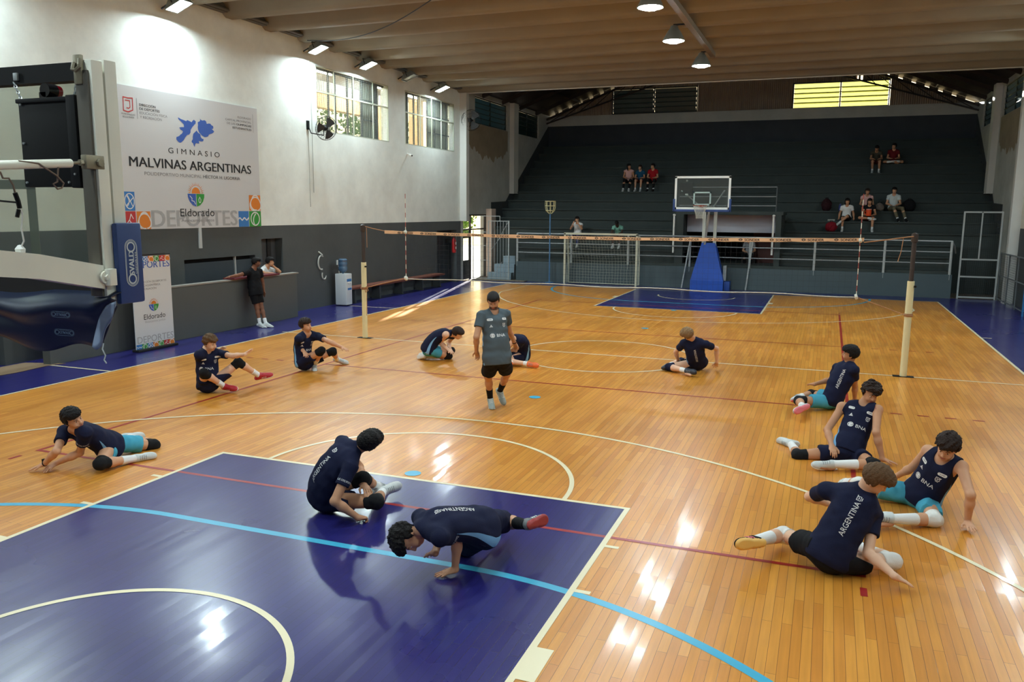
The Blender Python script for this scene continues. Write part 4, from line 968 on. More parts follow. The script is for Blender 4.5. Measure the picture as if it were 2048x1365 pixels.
b.beam((-.2, 29.0, 2.95), (.2, 29.0, 2.95), .1, .1); b.beam((-.14, 28.9, 1.65), (.1, 27.9, 2.85), .07, .07)
b.build('mast', mat('mast_white', (206, 208, 198), .5, var=.06), fb_)
b = MB()
for x in (-.20, .20): b.beam((x, 29.0, 2.93), (x, 26.9, 3.02), .08, .10); b.beam((x, 28.2, 2.99), (x*3.6, 26.9, 3.55), .035, .035)
b.build('arm', mat('mast_white', (206, 208, 198)), fb_)
b = MB(); T_ = [(-.24, 28.86, 1.72), (.23, 28.86, 1.72), (.23, 29.25, 1.72), (-.24, 29.25, 1.72)]; B_ = [(-.58, 28.72, .0), (.60, 28.72, .0), (.60, 29.28, .0), (-.58, 29.28, .0)]
M_ = [(-.58, 28.72, .35), (.60, 28.72, .35), (.60, 29.28, .35), (-.58, 29.28, .35)]
b.add(T_+M_+B_, [(0,1,2,3), (11,10,9,8)] + [(i, i+4, (i+1) % 4+4, (i+1) % 4) for i in range(4)] + [(i+4, i+8, (i+1) % 4+8, (i+1) % 4+4) for i in range(4)]); b.build('padded_base', BBLUE, fb_, smooth=0)
b = MB(); b.bbox((.62, 28.85, 0), (.82, 29.26, .33), .01); b.build('side_pad', mat('pad_blue_dark', (26, 70, 150), .5), fb_)
b = MB(); b.bbox((.55, 29.0, .35), (.66, 29.2, .90), .01); b.build('counterweight', GREYP, fb_)
sc2 = thing('shot_clock', 'black shot clock box behind the far backboard glass', 'shot clock', (-.55, 26.95, 3.5))
b = MB(); b.bbox((-.80, 26.95, 3.42), (-.36, 27.05, 3.82), .01); b.build('case', BLACK, sc2); b = MB(); b.box((-.60, 26.94, 3.40), (-.50, 26.95, 3.45)); b.cyl((-.56, 27, 3.86), (-.56, 27, 3.92), .03); b.build('light', WHITE, sc2)

# ------------------------------------------------------------------ goal and basket pole
go = thing('goal', 'small white goal with a net against the front wall of the stand', 'goal', (-4.0, 28.8, 0))
b = MB(); GC = mat('goal_cream', (196, 194, 172), .5)
for x in (-5.44, -2.62): b.beam((x, 28.78, 0), (x, 28.78, 1.98), .07, .07)
b.beam((-5.475, 28.78, 1.97), (-2.585, 28.78, 1.97), .07, .07)
b.build('goal_frame', GC, go)
b = MB()
for x in (-5.44, -2.62): b.tube([(x, 28.8, 1.95), (x, 29.1, 1.93), (x, 29.32, .9), (x, 29.33, .04)], .02)
b.cyl((-5.44, 29.33, .04), (-2.62, 29.33, .04), .02); b.build('back_frame', GC, go)
NW = mat('goal_net_white', (176, 180, 164), .8)
b = MB(); rr = random.Random(4)
def gn(u, v): return (-5.44+2.82*u, 28.84+.46*min(1, v*1.9)+.02*math.sin(u*17+v*5)-.03*math.sin(u*5), 1.94-1.90*v-.05*math.sin(math.pi*u)*(1-v))
for i in range(25): b.tube([gn(i/24+rr.uniform(-.004,.004), j/14) for j in range(15)], .004, 4)
for j in range(1, 18): b.tube([gn(i/24, j/17+rr.uniform(-.004,.004)) for i in range(25)], .004, 4)
for x in (-5.44, -2.62):
    for j in range(9): b.tube([(x+rr.uniform(-.03,.03), 28.82+j*.055, 1.9), (x+rr.uniform(-.05,.05), 28.83+j*.06, 1.0), (x+rr.uniform(-.05,.05), 28.83+j*.06, .05)], .005, 4)
    for j in range(9): b.tube([(x, 28.82, 1.75-j*.2), (x+rr.uniform(-.04,.04), 29.3, 1.7-j*.2)], .004, 4)
b.build('goal_net', NW, go, smooth=0)
kp = thing('basket_pole', 'blue pole carrying a small cream wire basket, beside the goal', 'basket pole', (-6.2, 29.2, 0))
b = MB(); b.cyl((-6.2, 29.2, 0), (-6.2, 29.2, 2.72), .025); b.cyl((-6.2, 29.2, 0), (-6.2, 29.2, .03), .16, n=20); b.build('pole', mat('pole_blue', (78, 122, 164), .5), kp)
b = MB(); C_ = (-6.2, 29.2)
for z, q in ((3.20, .20), (3.02, .20), (2.84, .17)): b.tube([(C_[0]+q*math.cos(a), C_[1]+q*math.sin(a), z) for a in [2*math.pi*i/20 for i in range(20)]], .016, 6, True)
for i in range(8):
    a = 2*math.pi*(i+.5)/8; b.tube([(C_[0]+q*math.cos(a), C_[1]+q*math.sin(a), z) for q, z in ((.20, 3.20), (.20, 3.0), (.17, 2.84), (.05, 2.72))], .012, 5)
b.build('wire_basket', mat('basket_cream', (206, 198, 150), .5), kp)
b = MB(); b.lathe([(0, 0), (.05, .02), (.07, .07), (.05, .12), (0, .13)], (-5.8, 29.5, 1.70), 10); b.box((-6.0, 29.46, 1.72), (-5.7, 29.54, 1.84))
tag(b.build('cap', BLACK), 'small black bag hooked over the railing beside the blue pole', 'bag')

# ------------------------------------------------------------------ near basketball stand, seen from behind its backboard
nb = thing('basketball_stand', 'near basketball stand seen from behind its clear backboard, with torn navy pads', 'basketball stand', (.17, 1.2, 2.4))
FR = mat('frame_cream', (232, 230, 214), .5, var=.10, vscale=5)
FRD = mat('frame_worn_shade', (84, 78, 68), .6, var=.2, vscale=8)
NG = glass_mat('near_glass', (226, 230, 224), .07, .05)
b = MB(); b.box((-.73, 1.205, 2.45), (1.0, 1.217, 3.46)); b.build('backboard', NG, nb)
b = MB(); b.bbox((.99, 1.065, 2.43), (1.068, 1.125, 3.485), .004); b.bbox((.99, 1.135, 2.43), (1.068, 1.20, 3.495), .004); b.build('frame_post', FR, nb)
b = MB(); b.bbox((.985, 1.052, 2.46), (1.055, 1.064, 3.44), .003); b.build('post_shade_strip', FRD, nb, label='worn post face with its shade put into the grey brown')  # strip over the post face: worn paint, its shade put into the colour
b = MB(); b.box((-.73, 1.14, 3.415), (.975, 1.20, 3.495)); b.build('top_bar', BLACK, nb)
GST = mat('painted_line_back', (146, 142, 124), .6, var=.05)  # white lines from behind; the shade on them is put into this grey
b = MB()
for a in ((.90, 2.45, .95, 3.42), (.43, 2.45, .49, 2.985), (-.1, 2.94, .49, 2.985)): b.box((a[0], 1.218, a[1]), (a[2], 1.2195, a[3]))
b.build('board_lines', GST, nb)
b = MB(); b.bbox((1.069, 1.11, 2.42), (1.102, 1.252, 2.787), .012); b.build('corner_pad', NAVY, nb)
# logo on the pad: long ring with the maker's name up its middle
PALE = mat('pale_print', (196, 204, 206), .6); DIMP = mat('dim_print', (74, 92, 112), .6)
def pad_logo(b, P, L_, W_):
    """P(u, v) -> 3-D; u along the length; ring of length L_ and width W_"""
    def ring(l, w_, t_):
        r_ = w_/2; pts = []
        for i in range(13): a = R(90+180*i/12); pts.append((-l/2+r_+r_*math.cos(a), r_*math.sin(a)))
        for i in range(13): a = R(-90+180*i/12); pts.append((l/2-r_+r_*math.cos(a), r_*math.sin(a)))
        k = (w_/2-t_)/(w_/2); inn = [(math.copysign(l/2-r_, p[0])+(p[0]-math.copysign(l/2-r_, p[0]))*k, p[1]*k) for p in pts]; n_ = len(pts)
        for i in range(n_): j = (i+1) % n_; b.poly([P(*pts[i]), P(*pts[j]), P(*inn[j]), P(*inn[i])])
    ring(L_, W_, W_*.035); ring(L_*.955, W_*.88, W_*.03)
    for s_ in (-1, 1):
        c = s_*(L_/2-W_*.48); n_ = 18
        for i in range(n_):
            a, a2 = 2*math.pi*i/n_, 2*math.pi*(i+1)/n_; ro, ri = W_*.34, W_*.24
            b.poly([P(c+ro*math.cos(a), ro*math.sin(a)), P(c+ro*math.cos(a2), ro*math.sin(a2)), P(c+ri*math.cos(a2), ri*math.sin(a2)), P(c+ri*math.cos(a), ri*math.sin(a))])
    o = Vector(P(0, 0)); xd = (Vector(P(.01, 0))-o)/.01; yd = (Vector(P(0, .01))-o)/.01
    put_text(b, 'SVALD', P(0, -W_*.18), xd, yd, W_*.42, L_*.50, .05, 'c')
    put_text(b, 'DEPORTES', P(0, -W_*.40), xd, yd, W_*.13, L_*.46, .02, 'c')
b = MB(); pad_logo(b, lambda u, v: (1.1035, 1.182-v, 2.605+u), .215, .072); b.build('pad_logo', PALE, nb, smooth=0)
# torn lower cover that hangs in a curtain below the board
NV2 = mat('cover_navy', (16, 28, 54), .45, var=.15); NVW = mat('cover_lining', (132, 146, 170), .7, var=.1)
b = MB()
def cov(u, v):
    x = -.50+1.60*u; drop = .255+.022*math.sin(u*21)+.02*math.sin(u*9+1); drop *= (1-.78*max(0, (u-.915)/.085)) if u > .915 else 1
    a = v*2.2
    roll = .05*math.sin(min(v*6, math.pi))
    return (x, 1.11-.03*math.sin(v*3)-roll+.018*math.sin(u*13+v*4), 2.462-.012*math.sin(u*5)-drop*v)
b.grid(cov, 64, 14); o = b.build('torn_cover', NV2, nb, smooth=60)
m_ = o.modifiers.new('solid', 'SOLIDIFY'); m_.thickness = .006
b = MB()
def flap(u, v): return (.86+.17*u-.02*math.sin(v*3)*(1-u), 1.10+.05*v+.01*math.sin(v*9), 2.40-.2*(1-u)*v-.03*u)
b.grid(lambda u, v: (1.135-.10*v-.13*v*u*(1.3-v)*1.6, 1.045+.02*math.sin(v*3)*u, 2.445-.21*v-.02*math.sin(u*3+v*6)), 6, 10); o = b.build('torn_lining', NVW, nb, smooth=60)
m_ = o.modifiers.new('solid', 'SOLIDIFY'); m_.thickness = .003
b = MB(); b.tube([(1.03, 1.06, 2.245), (1.032, 1.05, 2.22), (1.042, 1.055, 2.19), (1.038, 1.05, 2.17), (1.050, 1.05, 2.155)], .0035, 5); b.build('loose_thread', PALE, nb)
b = MB(); b.box((-.7, 1.10, 2.435), (1.06, 1.19, 2.53)); b.build('foam_core', mat('dark_foam', (30, 24, 22), .9, var=.3), nb)
for (u_, z_, s_) in ((.835, 2.372, .12), (.85, 2.29, .125)): b = MB(); pad_logo(b, lambda u, v: (u_-u, 1.012, z_-v*.8), s_, s_*.30); b.build('cover_logo', DIMP, nb, smooth=0)
# supporting arms that run back from the board
b = MB()
LA_ = [(1.165, 2.6), (1.165, 2.495), (0.85, 2.563), (0.85, 2.665), (0.3, 2.63), (0.3, 2.74), (-0.8, 2.74), (-0.8, 2.86)]
b.add([(x_, p[0], p[1]) for x_ in (.87, .95) for p in LA_],
      [(0,1,2,3), (3,2,4,5), (5,4,6,7), (8,11,10,9), (11,13,12,10), (13,15,14,12), (0,3,11,8), (3,5,13,11), (5,7,15,13), (1,9,10,2), (2,10,12,4), (4,12,14,6), (0,8,9,1), (6,14,15,7)])
b.build('lower_arm', FR, nb, smooth=20)
b = MB(); b.cyl((.95, 1.163, 2.548), (.965, 1.163, 2.548), .028, n=16); b.cyl((.965, 1.163, 2.548), (.978, 1.163, 2.548), .014, n=6); b.bbox((.955, 1.16, 2.51), (.988, 1.2, 2.585), .004); b.build('hinge', FR, nb)
b = MB(); b.cyl((.93, 1.05, 3.04), (.93, -.8, 2.90), .018, n=16); b.build('strut', FR, nb)
b = MB(); b.cyl((.93, 1.05, 3.041), (.93, 1.13, 3.047), .007); b.cyl((.93, 1.095, 3.045), (.93, 1.11, 3.046), .014, n=6); b.bbox((.915, 1.115, 3.02), (.95, 1.21, 3.08), .005); b.cyl((.95, 1.18, 3.048), (.964, 1.18, 3.048), .017, n=6); b.build('strut_end', mat('worn_steel', (140, 132, 112), .4, .5, var=.3, vscale=20), nb)
b = MB(); b.tube([(1.0, 1.04, 3.47), (1.0, 1.03, 3.44), (1.015, 1.03, 3.435), (1.035, 1.035, 3.45), (1.035, 1.04, 3.485)], .009, 6); b.bbox((.985, 1.045, 3.38), (1.03, 1.064, 3.505), .006); b.build('hook', mat('worn_steel', (140, 132, 112)), nb)
b = MB(); b.tube([(.94, .80, 3.035), (.95, .88, 3.03), (.95, .96, 2.985), (.94, 1.0, 2.955), (.94, .99, 2.935), (.95, .96, 2.93), (.95, .94, 2.95), (.94, .97, 2.96), (.94, .98, 3.02)], .004, 5); b.tube([(.95, .71, 2.99), (.95, .72, 2.965), (.95, .745, 2.965), (.95, .76, 2.94), (.95, .77, 2.89)], .004, 5); b.build('brown_cord', mat('cord_brown', (116, 98, 84), .7), nb)
b = MB(); b.tube([(.95, .765, 2.91), (.95, .775, 2.88), (.95, .78, 2.85)], .009, 6); b.tube([(.95, .60, 2.89), (.95, .70, 2.878), (.95, .77, 2.873)], .004, 5); b.tube([(.95, .775, 2.845), (.95, .765, 2.815)], .008, 6); b.build('taped_joint', BLACK, nb)
b = MB(); b.tube([(.95, .775, 2.86), (.95, .79, 2.83), (.95, .78, 2.77), (.945, .79, 2.72), (.93, .79, 2.70)], .0035, 5); b.lathe([(.018, 0), (.02, .015), (.008, .03), (0, .032)], (.92, .79, 2.673), 10); b.build('white_cord', WHITE, nb)
for o in list(nb.children):
    if o.name.split('.')[0] in ('lower_arm', 'hinge', 'strut', 'strut_end', 'brown_cord', 'taped_joint', 'white_cord'):
        o.data.transform(Matrix.Translation((.12, -.11, 0)))
nsc = thing('shot_clock', 'black shot clock hanging on chains behind the near backboard', 'shot clock', (.67, 1.1, 2.95))
b = MB(); b.bbox((.62, 1.06, 2.945), (.955, 1.11, 3.335), .006); b.bbox((.925, 1.045, 2.94), (.978, 1.115, 3.34), .006); b.bbox((.615, 1.05, 3.315), (.975, 1.115, 3.335), .005); b.build('case', BLACK, nsc)
b = MB(); b.cyl((.79, 1.06, 3.368), (.79, 1.11, 3.368), .030, n=20); b.box((.755, 1.06, 3.33), (.795, 1.11, 3.36)); b.build('siren', mat('siren_black', (20, 18, 20), .25), nsc)
b = MB(); b.cyl((.79, 1.11, 3.368), (.79, 1.135, 3.368), .030, .026, n=20); b.build('siren_lens', mat('siren_red', (130, 16, 30), .2), nsc)
for p, q in (((.53, 1.12, 3.42), (.63, 1.07, 3.335)), ((.985, 1.07, 3.42), (.955, 1.07, 3.335))):
    p = Vector(p); q = Vector(q); b = MB()
    for i in range(6):
        c = p.lerp(q, (i+.5)/6); d = (q-p).normalized(); u_ = d.orthogonal().normalized() if i % 2 else d.cross(d.orthogonal()).normalized()
        b.tube([c+d*.014*math.cos(a)+u_*.006*math.sin(a) for a in [2*math.pi*k/10 for k in range(10)]], .0025, 4, True)
    b.build('chain', STEEL, nsc)
b = MB(); b.bbox((.517, 1.128, 3.43), (.543, 1.139, 3.465), .002); b.build('hanger', STEEL, nsc)
for x, z in ((.64, 3.31), (.64, 3.14), (.64, 2.965), (.90, 2.965), (.955, 3.0)):
    b = MB(); b.cyl((x, 1.06 if x < .93 else 1.045, z), (x, 1.053 if x < .93 else 1.039, z), .005, n=8); b.build('screw', STEEL, nsc)
# ------------------------------------------------------------------ figures: distance-field bodies polygonised with surface nets
def nrm(v): v = np.asarray(v, float); return v / max(1e-9, np.linalg.norm(v))
def A_(p): return np.asarray(p, float)
class Field:
    def __init__(s, lo, hi, h):
        s.h = h; s.lo = A_(lo); s.n = np.maximum(3, np.ceil((A_(hi)-s.lo)/h).astype(int)+1)
        s.D = np.full(s.n, .5, np.float32)
    def win(s, lo, hi):
        a = np.clip(np.floor((A_(lo)-s.lo)/s.h).astype(int), 0, s.n-1); b = np.clip(np.ceil((A_(hi)-s.lo)/s.h).astype(int)+1, 1, s.n)
        if np.any(b <= a): return None
        g = [(s.lo[i]+np.arange(a[i], b[i])*s.h).astype(np.float32) for i in range(3)]
        return tuple(slice(a[i], b[i]) for i in range(3)), g[0][:, None, None], g[1][None, :, None], g[2][None, None, :]
    def put(s, p, k=.03, sub=False):
        """p = (function, lo, hi); smooth union, or smooth removal"""
        fn, lo, hi = p; m = k+2*s.h
        w = s.win(A_(lo)-m, A_(hi)+m)
        if w is None: return
        sl, X, Y, Z = w; d = fn(X, Y, Z).astype(np.float32); o = s.D[sl]
        if sub:
            d = -d; q = np.maximum(k-np.abs(o-d), 0)/k; s.D[sl] = np.maximum(o, d)+q*q*k*.25
        else:
            q = np.maximum(k-np.abs(o-d), 0)/k; s.D[sl] = np.minimum(o, d)-q*q*k*.25
    def cut(s, c, n):
        """keep what lies below the plane through c with normal n"""
        c = A_(c); n = nrm(n); w = s.win(s.lo, s.lo+s.n*s.h); sl, X, Y, Z = w
        s.D = np.maximum(s.D, ((X-c[0])*n[0]+(Y-c[1])*n[1]+(Z-c[2])*n[2]).astype(np.float32))
    def ripple(s, amp, f, seed):
        rg = np.random.RandomState(seed); w = s.win(s.lo, s.lo+s.n*s.h); sl, X, Y, Z = w; r = 0
        for i in range(4):
            d = nrm(rg.randn(3))*f*(1+.7*i); r = r + np.sin(X*d[0]+Y*d[1]+Z*d[2]+rg.rand()*6+1.5*np.sin((X*d[1]+Y*d[2]-Z*d[0])*.6))/(1+.5*i)
        s.D = s.D + (amp*.5*r).astype(np.float32)
    def mesh(s):
        D = s.D; S = D < 0
        D = D.copy()
        for ax in range(3):
            sl = [slice(None)]*3
            for e in (0, -1): sl[ax] = e; D[tuple(sl)] = np.maximum(D[tuple(sl)], 1e-3)
        S = D < 0
        c = np.zeros(tuple(s.n-1), np.uint8)
        for i in (0, 1):
            for j in (0, 1):
                for k in (0, 1): c += S[i:s.n[0]-1+i, j:s.n[1]-1+j, k:s.n[2]-1+k]
        I = np.argwhere((c > 0) & (c < 8))
        if not len(I): return np.zeros((0, 3)), np.zeros((0, 4), int)
        vid = np.full(tuple(s.n-1), -1, np.int32); vid[I[:, 0], I[:, 1], I[:, 2]] = np.arange(len(I))
        P = np.zeros((len(I), 3)); N = np.zeros(len(I))
        val = {}
        for i in (0, 1):
            for j in (0, 1):
                for k in (0, 1): val[i, j, k] = D[I[:, 0]+i, I[:, 1]+j, I[:, 2]+k]
        for a in val:
            for ax in range(3):
                if a[ax]: continue
                b = list(a); b[ax] = 1; b = tuple(b); v0, v1 = val[a], val[b]; m = (v0 < 0) != (v1 < 0)
                t = v0[m]/(v0[m]-v1[m]); q = np.tile(A_(a), (m.sum(), 1)); q[:, ax] += t; P[m] += q; N[m] += 1
        P = (P/N[:, None]+I)*s.h+s.lo
        F = []
        for ax in range(3):
            u, v = (ax+1) % 3, (ax+2) % 3
            sa = [slice(None)]*3; sb = [slice(None)]*3; sa[ax] = slice(0, -1); sb[ax] = slice(1, None)
            X = np.argwhere(S[tuple(sa)] != S[tuple(sb)])
            ok = (X[:, u] > 0) & (X[:, v] > 0) & (X[:, u] < s.n[u]-1) & (X[:, v] < s.n[v]-1); X = X[ok]
            def g(du, dv): Y_ = X.copy(); Y_[:, u] -= du; Y_[:, v] -= dv; return vid[Y_[:, 0], Y_[:, 1], Y_[:, 2]]
            q = np.stack([g(1, 1), g(0, 1), g(0, 0), g(1, 0)], 1)
            neg = S[X[:, 0], X[:, 1], X[:, 2]]; q[~neg] = q[~neg][:, ::-1]
            F.append(q)
        F = np.concatenate(F); F = F[(F >= 0).all(1)]
        return P, F
def cap(a, b, r1, r2=None):
    a = A_(a); b = A_(b); r2 = r1 if r2 is None else r2; d = b-a; L = max(1e-9, d@d); r = max(r1, r2)
    def fn(X, Y, Z):
        x, y, z = X-a[0], Y-a[1], Z-a[2]; t = np.clip((x*d[0]+y*d[1]+z*d[2])/L, 0, 1)
        return np.sqrt((x-t*d[0])**2+(y-t*d[1])**2+(z-t*d[2])**2)-(r1+(r2-r1)*t)
    return fn, np.minimum(a, b)-r, np.maximum(a, b)+r
def capc(a, b, r1, r2, c0=None, c1=None):
    """capsule with flat ends at the planes through a and b"""
    a = A_(a); b = A_(b); n = nrm(b-a); f, lo, hi = cap(a-n*.05, b+n*.05, r1, r2)
    def fn(X, Y, Z):
        t = (X-a[0])*n[0]+(Y-a[1])*n[1]+(Z-a[2])*n[2]; L = np.linalg.norm(b-a)
        return np.maximum(f(X, Y, Z), np.maximum(-t, t-L))
    return fn, lo, hi
def ell(c, ax, r):
    c = A_(c); M = np.array([nrm(v) for v in ax]); r = A_(r); R_ = r.max()
    def fn(X, Y, Z):
        x, y, z = X-c[0], Y-c[1], Z-c[2]; k0 = 0; k1 = 0
        for i in range(3):
            q = (x*M[i, 0]+y*M[i, 1]+z*M[i, 2]); k0 = k0+(q/r[i])**2; k1 = k1+(q/r[i]**2)**2
        k0 = np.sqrt(k0); k1 = np.sqrt(k1)+1e-6
        return k0*(k0-1)/k1
    return fn, c-R_, c+R_
def bounds(ps, m=.03): return np.min([p[1] for p in ps], 0)-m, np.max([p[2] for p in ps], 0)+m
def mesh_obj(name, P, F, mats, parent, idx=None, label=None, smooth=True):
    if not len(F): return None
    me = bpy.data.meshes.new(name); me.vertices.add(len(P)); me.vertices.foreach_set('co', P.astype(np.float32).ravel())
    me.loops.add(F.size); me.loops.foreach_set('vertex_index', F.astype(np.int32).ravel()); me.polygons.add(len(F))
    me.polygons.foreach_set('loop_start', np.arange(0, F.size, F.shape[1], dtype=np.int32))
    for m in (mats if isinstance(mats, (list, tuple)) else [mats]): me.materials.append(m)
    if idx is not None: me.polygons.foreach_set('material_index', idx.astype(np.int32))
    me.polygons.foreach_set('use_smooth', np.full(len(F), smooth)); me.update(); me.validate()
    return link(name, me, parent, label)
def relax(P, F, it=1, w=.5):
    E = np.concatenate([F[:, [0, 1]], F[:, [1, 2]], F[:, [2, 3]], F[:, [3, 0]]])
    for _ in range(it):
        s_ = np.zeros_like(P); n = np.zeros(len(P))
        for a, b in ((0, 1), (1, 0)): np.add.at(s_, E[:, a], P[E[:, b]]); np.add.at(n, E[:, a], 1)
        P = P*(1-w)+w*s_/np.maximum(1, n)[:, None]
    return P

SKIN = {k: mat('skin_'+k, c, .55, spec=.35, var=.05, vscale=14) for k, c in dict(fair=(222, 176, 146), tan=(190, 138, 104), olive=(204, 152, 118), brown=(128, 84, 62), dark=(66, 46, 38)).items()}
HAIRM = {k: mat('hair_'+k, c, .65, spec=.25, var=.35, vscale=60, bump=.9, bscale=110) for k, c in dict(black=(20, 16, 15), brown=(44, 30, 24), light=(96, 70, 46), blond=(132, 104, 72)).items()}
def cloth(name, rgb): return mat('cloth_'+name, rgb, .85, spec=.2, bump=.25, bscale=180, var=.06, vscale=5)
NAVYC = cloth('navy', (22, 26, 52)); BLKC = cloth('black', (20, 20, 23)); AQUA = cloth('aqua', (74, 160, 186)); PALEB = cloth('pale_blue', (120, 170, 212)); GREYC = cloth('slate_grey', (78, 88, 94))
WHC = cloth('white', (222, 222, 220)); SOCKW = cloth('sock_white', (228, 228, 226)); PADB = cloth('pad_black', (24, 24, 26)); PADW = cloth('pad_white', (224, 222, 216))
SHOEW = mat('shoe_white', (196, 200, 198), .5); SOLEW = mat('sole_white', (228, 226, 218), .5); LACEM = mat('lace_grey', (150, 154, 156), .7); LACEW = mat('lace_white', (226, 226, 222), .7); PRINT = mat('shirt_print', (226, 226, 224), .6); PRINTD = mat('shirt_print_dark', (24, 28, 50), .6)
EYEW = mat('eye_white', (226, 220, 212), .3); EYEI = mat('eye_iris', (40, 26, 18), .2); BROW = HAIRM['brown']; LIPM = mat('lip', (168, 96, 84), .5)

def panel_cloth(base, pan):
    key = base.name+'_panel'
    if key in MATS: return MATS[key]
    m = base.copy(); m.name = key; nt = m.node_tree; b = nt.nodes['Principled BSDF']
    at = nt.nodes.new('ShaderNodeAttribute'); at.attribute_name = 'side'
    g = nt.nodes.new('ShaderNodeMath'); g.operation = 'GREATER_THAN'; g.inputs[1].default_value = 0; nt.links.new(at.outputs['Fac'], g.inputs[0])
    mx = nt.nodes.new('ShaderNodeMix'); mx.data_type = 'RGBA'; src = b.inputs['Base Color'].links[0].from_socket
    nt.links.new(g.outputs[0], mx.inputs[0]); nt.links.new(src, mx.inputs[6]); mx.inputs[7].default_value = pan.node_tree.nodes['Principled BSDF'].inputs['Base Color'].default_value
    nt.links.new(mx.outputs[2], b.inputs['Base Color']); MATS[key] = m
    return m
def bez(a, b, c, t): return (1-t)**2*a+2*t*(1-t)*b+t*t*c
def person(label, J, H=1.85, look=None, h=.008, skin='olive', hair=('brown', .016, .004), shirt=NAVYC, sleeve=.55, side=PALEB, shorts=BLKC, shortlen=.55, pads=(PADB, PADB), socks=(SOCKW, SOCKW),
           socklen=.45, shoes=(SHOEW, SHOEW), soles=(SOLEW, SOLEW), slouch=.05, fat=1.0, palm=None, curl=None, prints=(), headup=None, hairlong=False, cap_hat=None, seed=1, detail=True, group=None, pants=None, floorz=0.0, watch=None, beard=False, longhem=.06, legw=1.0, laces=None, stripes=None):
    laces = laces or LACEM
    s = H/1.85; J = {k: A_(v) for k, v in J.items()}
    root = thing('person', label, 'person', tuple(J['pel'][:2])+(floorz,), group)
    pel, neck = J['pel'], J['neck']; rs = nrm(J['sR']-J['sL']); rh = nrm(J['hipR']-J['hipL'])
    up = nrm(neck-pel); f0 = nrm(np.cross(up, nrm(rs+rh)))
    mid = (pel+neck)/2-f0*slouch*2*s
    def spine(t):
        c = bez(pel, mid, neck, t); T = nrm(2*(1-t)*(mid-pel)+2*t*(neck-mid)); r = nrm(rh*(1-t)+rs*t); r = nrm(r-T*(r@T)); return c, T, r, nrm(np.cross(T, r))
    spec = ((0.0, .158, .115, .125), (.18, .142, .105, .11), (.38, .135, .098, .11), (.58, .150, .108, .11), (.76, .152, .105, .10))
    def torso(off, g=1.0):
        ps = []
        for t, a, b, c in spec:
            C_, T, r, f = spine(t); gg = g*(1.09 if g > 1 and t < .5 else 1); ps.append(ell(C_+f*.01*s, (r, f, T), (A_((a*fat*gg, b*fat*gg, c))*s+off)))
        C_, T, r, f = spine(.86)
        for sd, S in ((1, J['sR']), (-1, J['sL'])):
            ps.append(cap(C_+r*sd*.06*s, S, .066*s+off, .056*s+off)); ps.append(cap(neck+T*.02*s, (neck*.45+S*.55)+T*.0, .045*s+off*.6, .042*s+off))
        return ps
    # ---- head frame
    hd = J['head']; lk = nrm(look if look is not None else f0); hu = nrm(headup) if headup is not None else nrm(hd-neck+.25*np.array([0, 0, .1]))
    hu = nrm(hu-lk*(hu@lk)); hr = np.cross(lk, hu); hs = s
    def HP(x, y, z): return hd+(hr*x+lk*y+hu*z)*hs
    hax = (hr, lk, hu)
    head = [(ell(HP(0, -.012, .022), hax, A_((.077, .095, .098))*hs), .02), (ell(HP(0, .028, -.035), hax, A_((.063, .066, .082))*hs), .03), (ell(HP(0, .055, -.088), hax, A_((.030, .028, .024))*hs), .03),
            (cap(HP(-.038, .074, -.045), HP(.038, .074, -.045), .016*hs), .03), (cap(HP(-.030, .082, .020), HP(.030, .082, .020), .011*hs), .02)]
    face = [(cap(HP(0, .090, .012), HP(0, .112, -.026), .007*hs, .011*hs), .012), (cap(HP(-.011, .100, -.030), HP(.011, .100, -.030), .008*hs), .01),
            (cap(HP(-.017, .092, -.058), HP(.017, .092, -.058), .006*hs), .01), (cap(HP(-.014, .090, -.068), HP(.014, .090, -.068), .0065*hs), .01)]
    ears = [(ell(HP(sd*.078, -.006, -.012), (hr+lk*.3*sd, lk, hu), A_((.009, .019, .031))*hs), .01) for sd in (1, -1)]
    eyes = [HP(sd*.031, .079, .001) for sd in (1, -1)]
    nb = neck+ (hd-neck)*.1; ntop = HP(0, -.02, -.06)
    bp = [(p, .05*s) for p in torso(0)]
    bp += [(cap(neck-up*.03*s, ntop, .056*s*fat, .052*s), .03)]
    arms = {}
    for sd, q in ((1, 'R'), (-1, 'L')):
        S, E, W, Hn = J['s'+q], J['e'+q], J['w'+q], J['h'+q]
        bp += [(cap(S, E, .050*s*fat, .040*s*fat), .035), (cap(E, E+(W-E)*.35, .040*s, .041*s), .02), (cap(E+(W-E)*.3, W, .041*s, .026*s), .02)]
        d = nrm(Hn-W); n = A_(palm[q]) if palm and q in palm else None
        if n is None:
            n = np.array([0, 0, -1.]) if abs(d[2]) < .8 else (pel-W)
        n = nrm(n-d*(n@d)); th = nrm(np.cross(d, n))*sd; hsz = s
        cu = (curl or {}).get(q, .25); fist = cu > 1.0
        pc = W+d*.05*hsz
        bp.append((ell(pc, (th, n, d), A_((.040, .015, .054))*hsz), .015)); bp.append((cap(W-d*.01, W+d*.03*hsz, .024*s, .022*s), .02))
        base = W+d*.088*hsz
        for i, (off, ln, sp) in enumerate(((.029, .072, .20), (.010, .080, .06), (-.009, .074, -.07), (-.027, .058, -.20))):
            b0 = base+th*off*hsz-d*(.006 if i in (0,) else .014 if i == 3 else 0)*hsz; dd = nrm(d+th*sp*(.9 if cu < .5 else .3)); p = b0; ang = 0
            for j, fr in enumerate((.45, .32, .23)):
                ang += cu*(.75 if j == 0 else .9); v = nrm(dd*math.cos(ang)+n*math.sin(ang)); e = p+v*ln*fr*hsz
                bp.append((cap(p, e, (.0092, .0086, .0078)[j]*s, (.0086, .0078, .0070)[j]*s), .005)); p = e
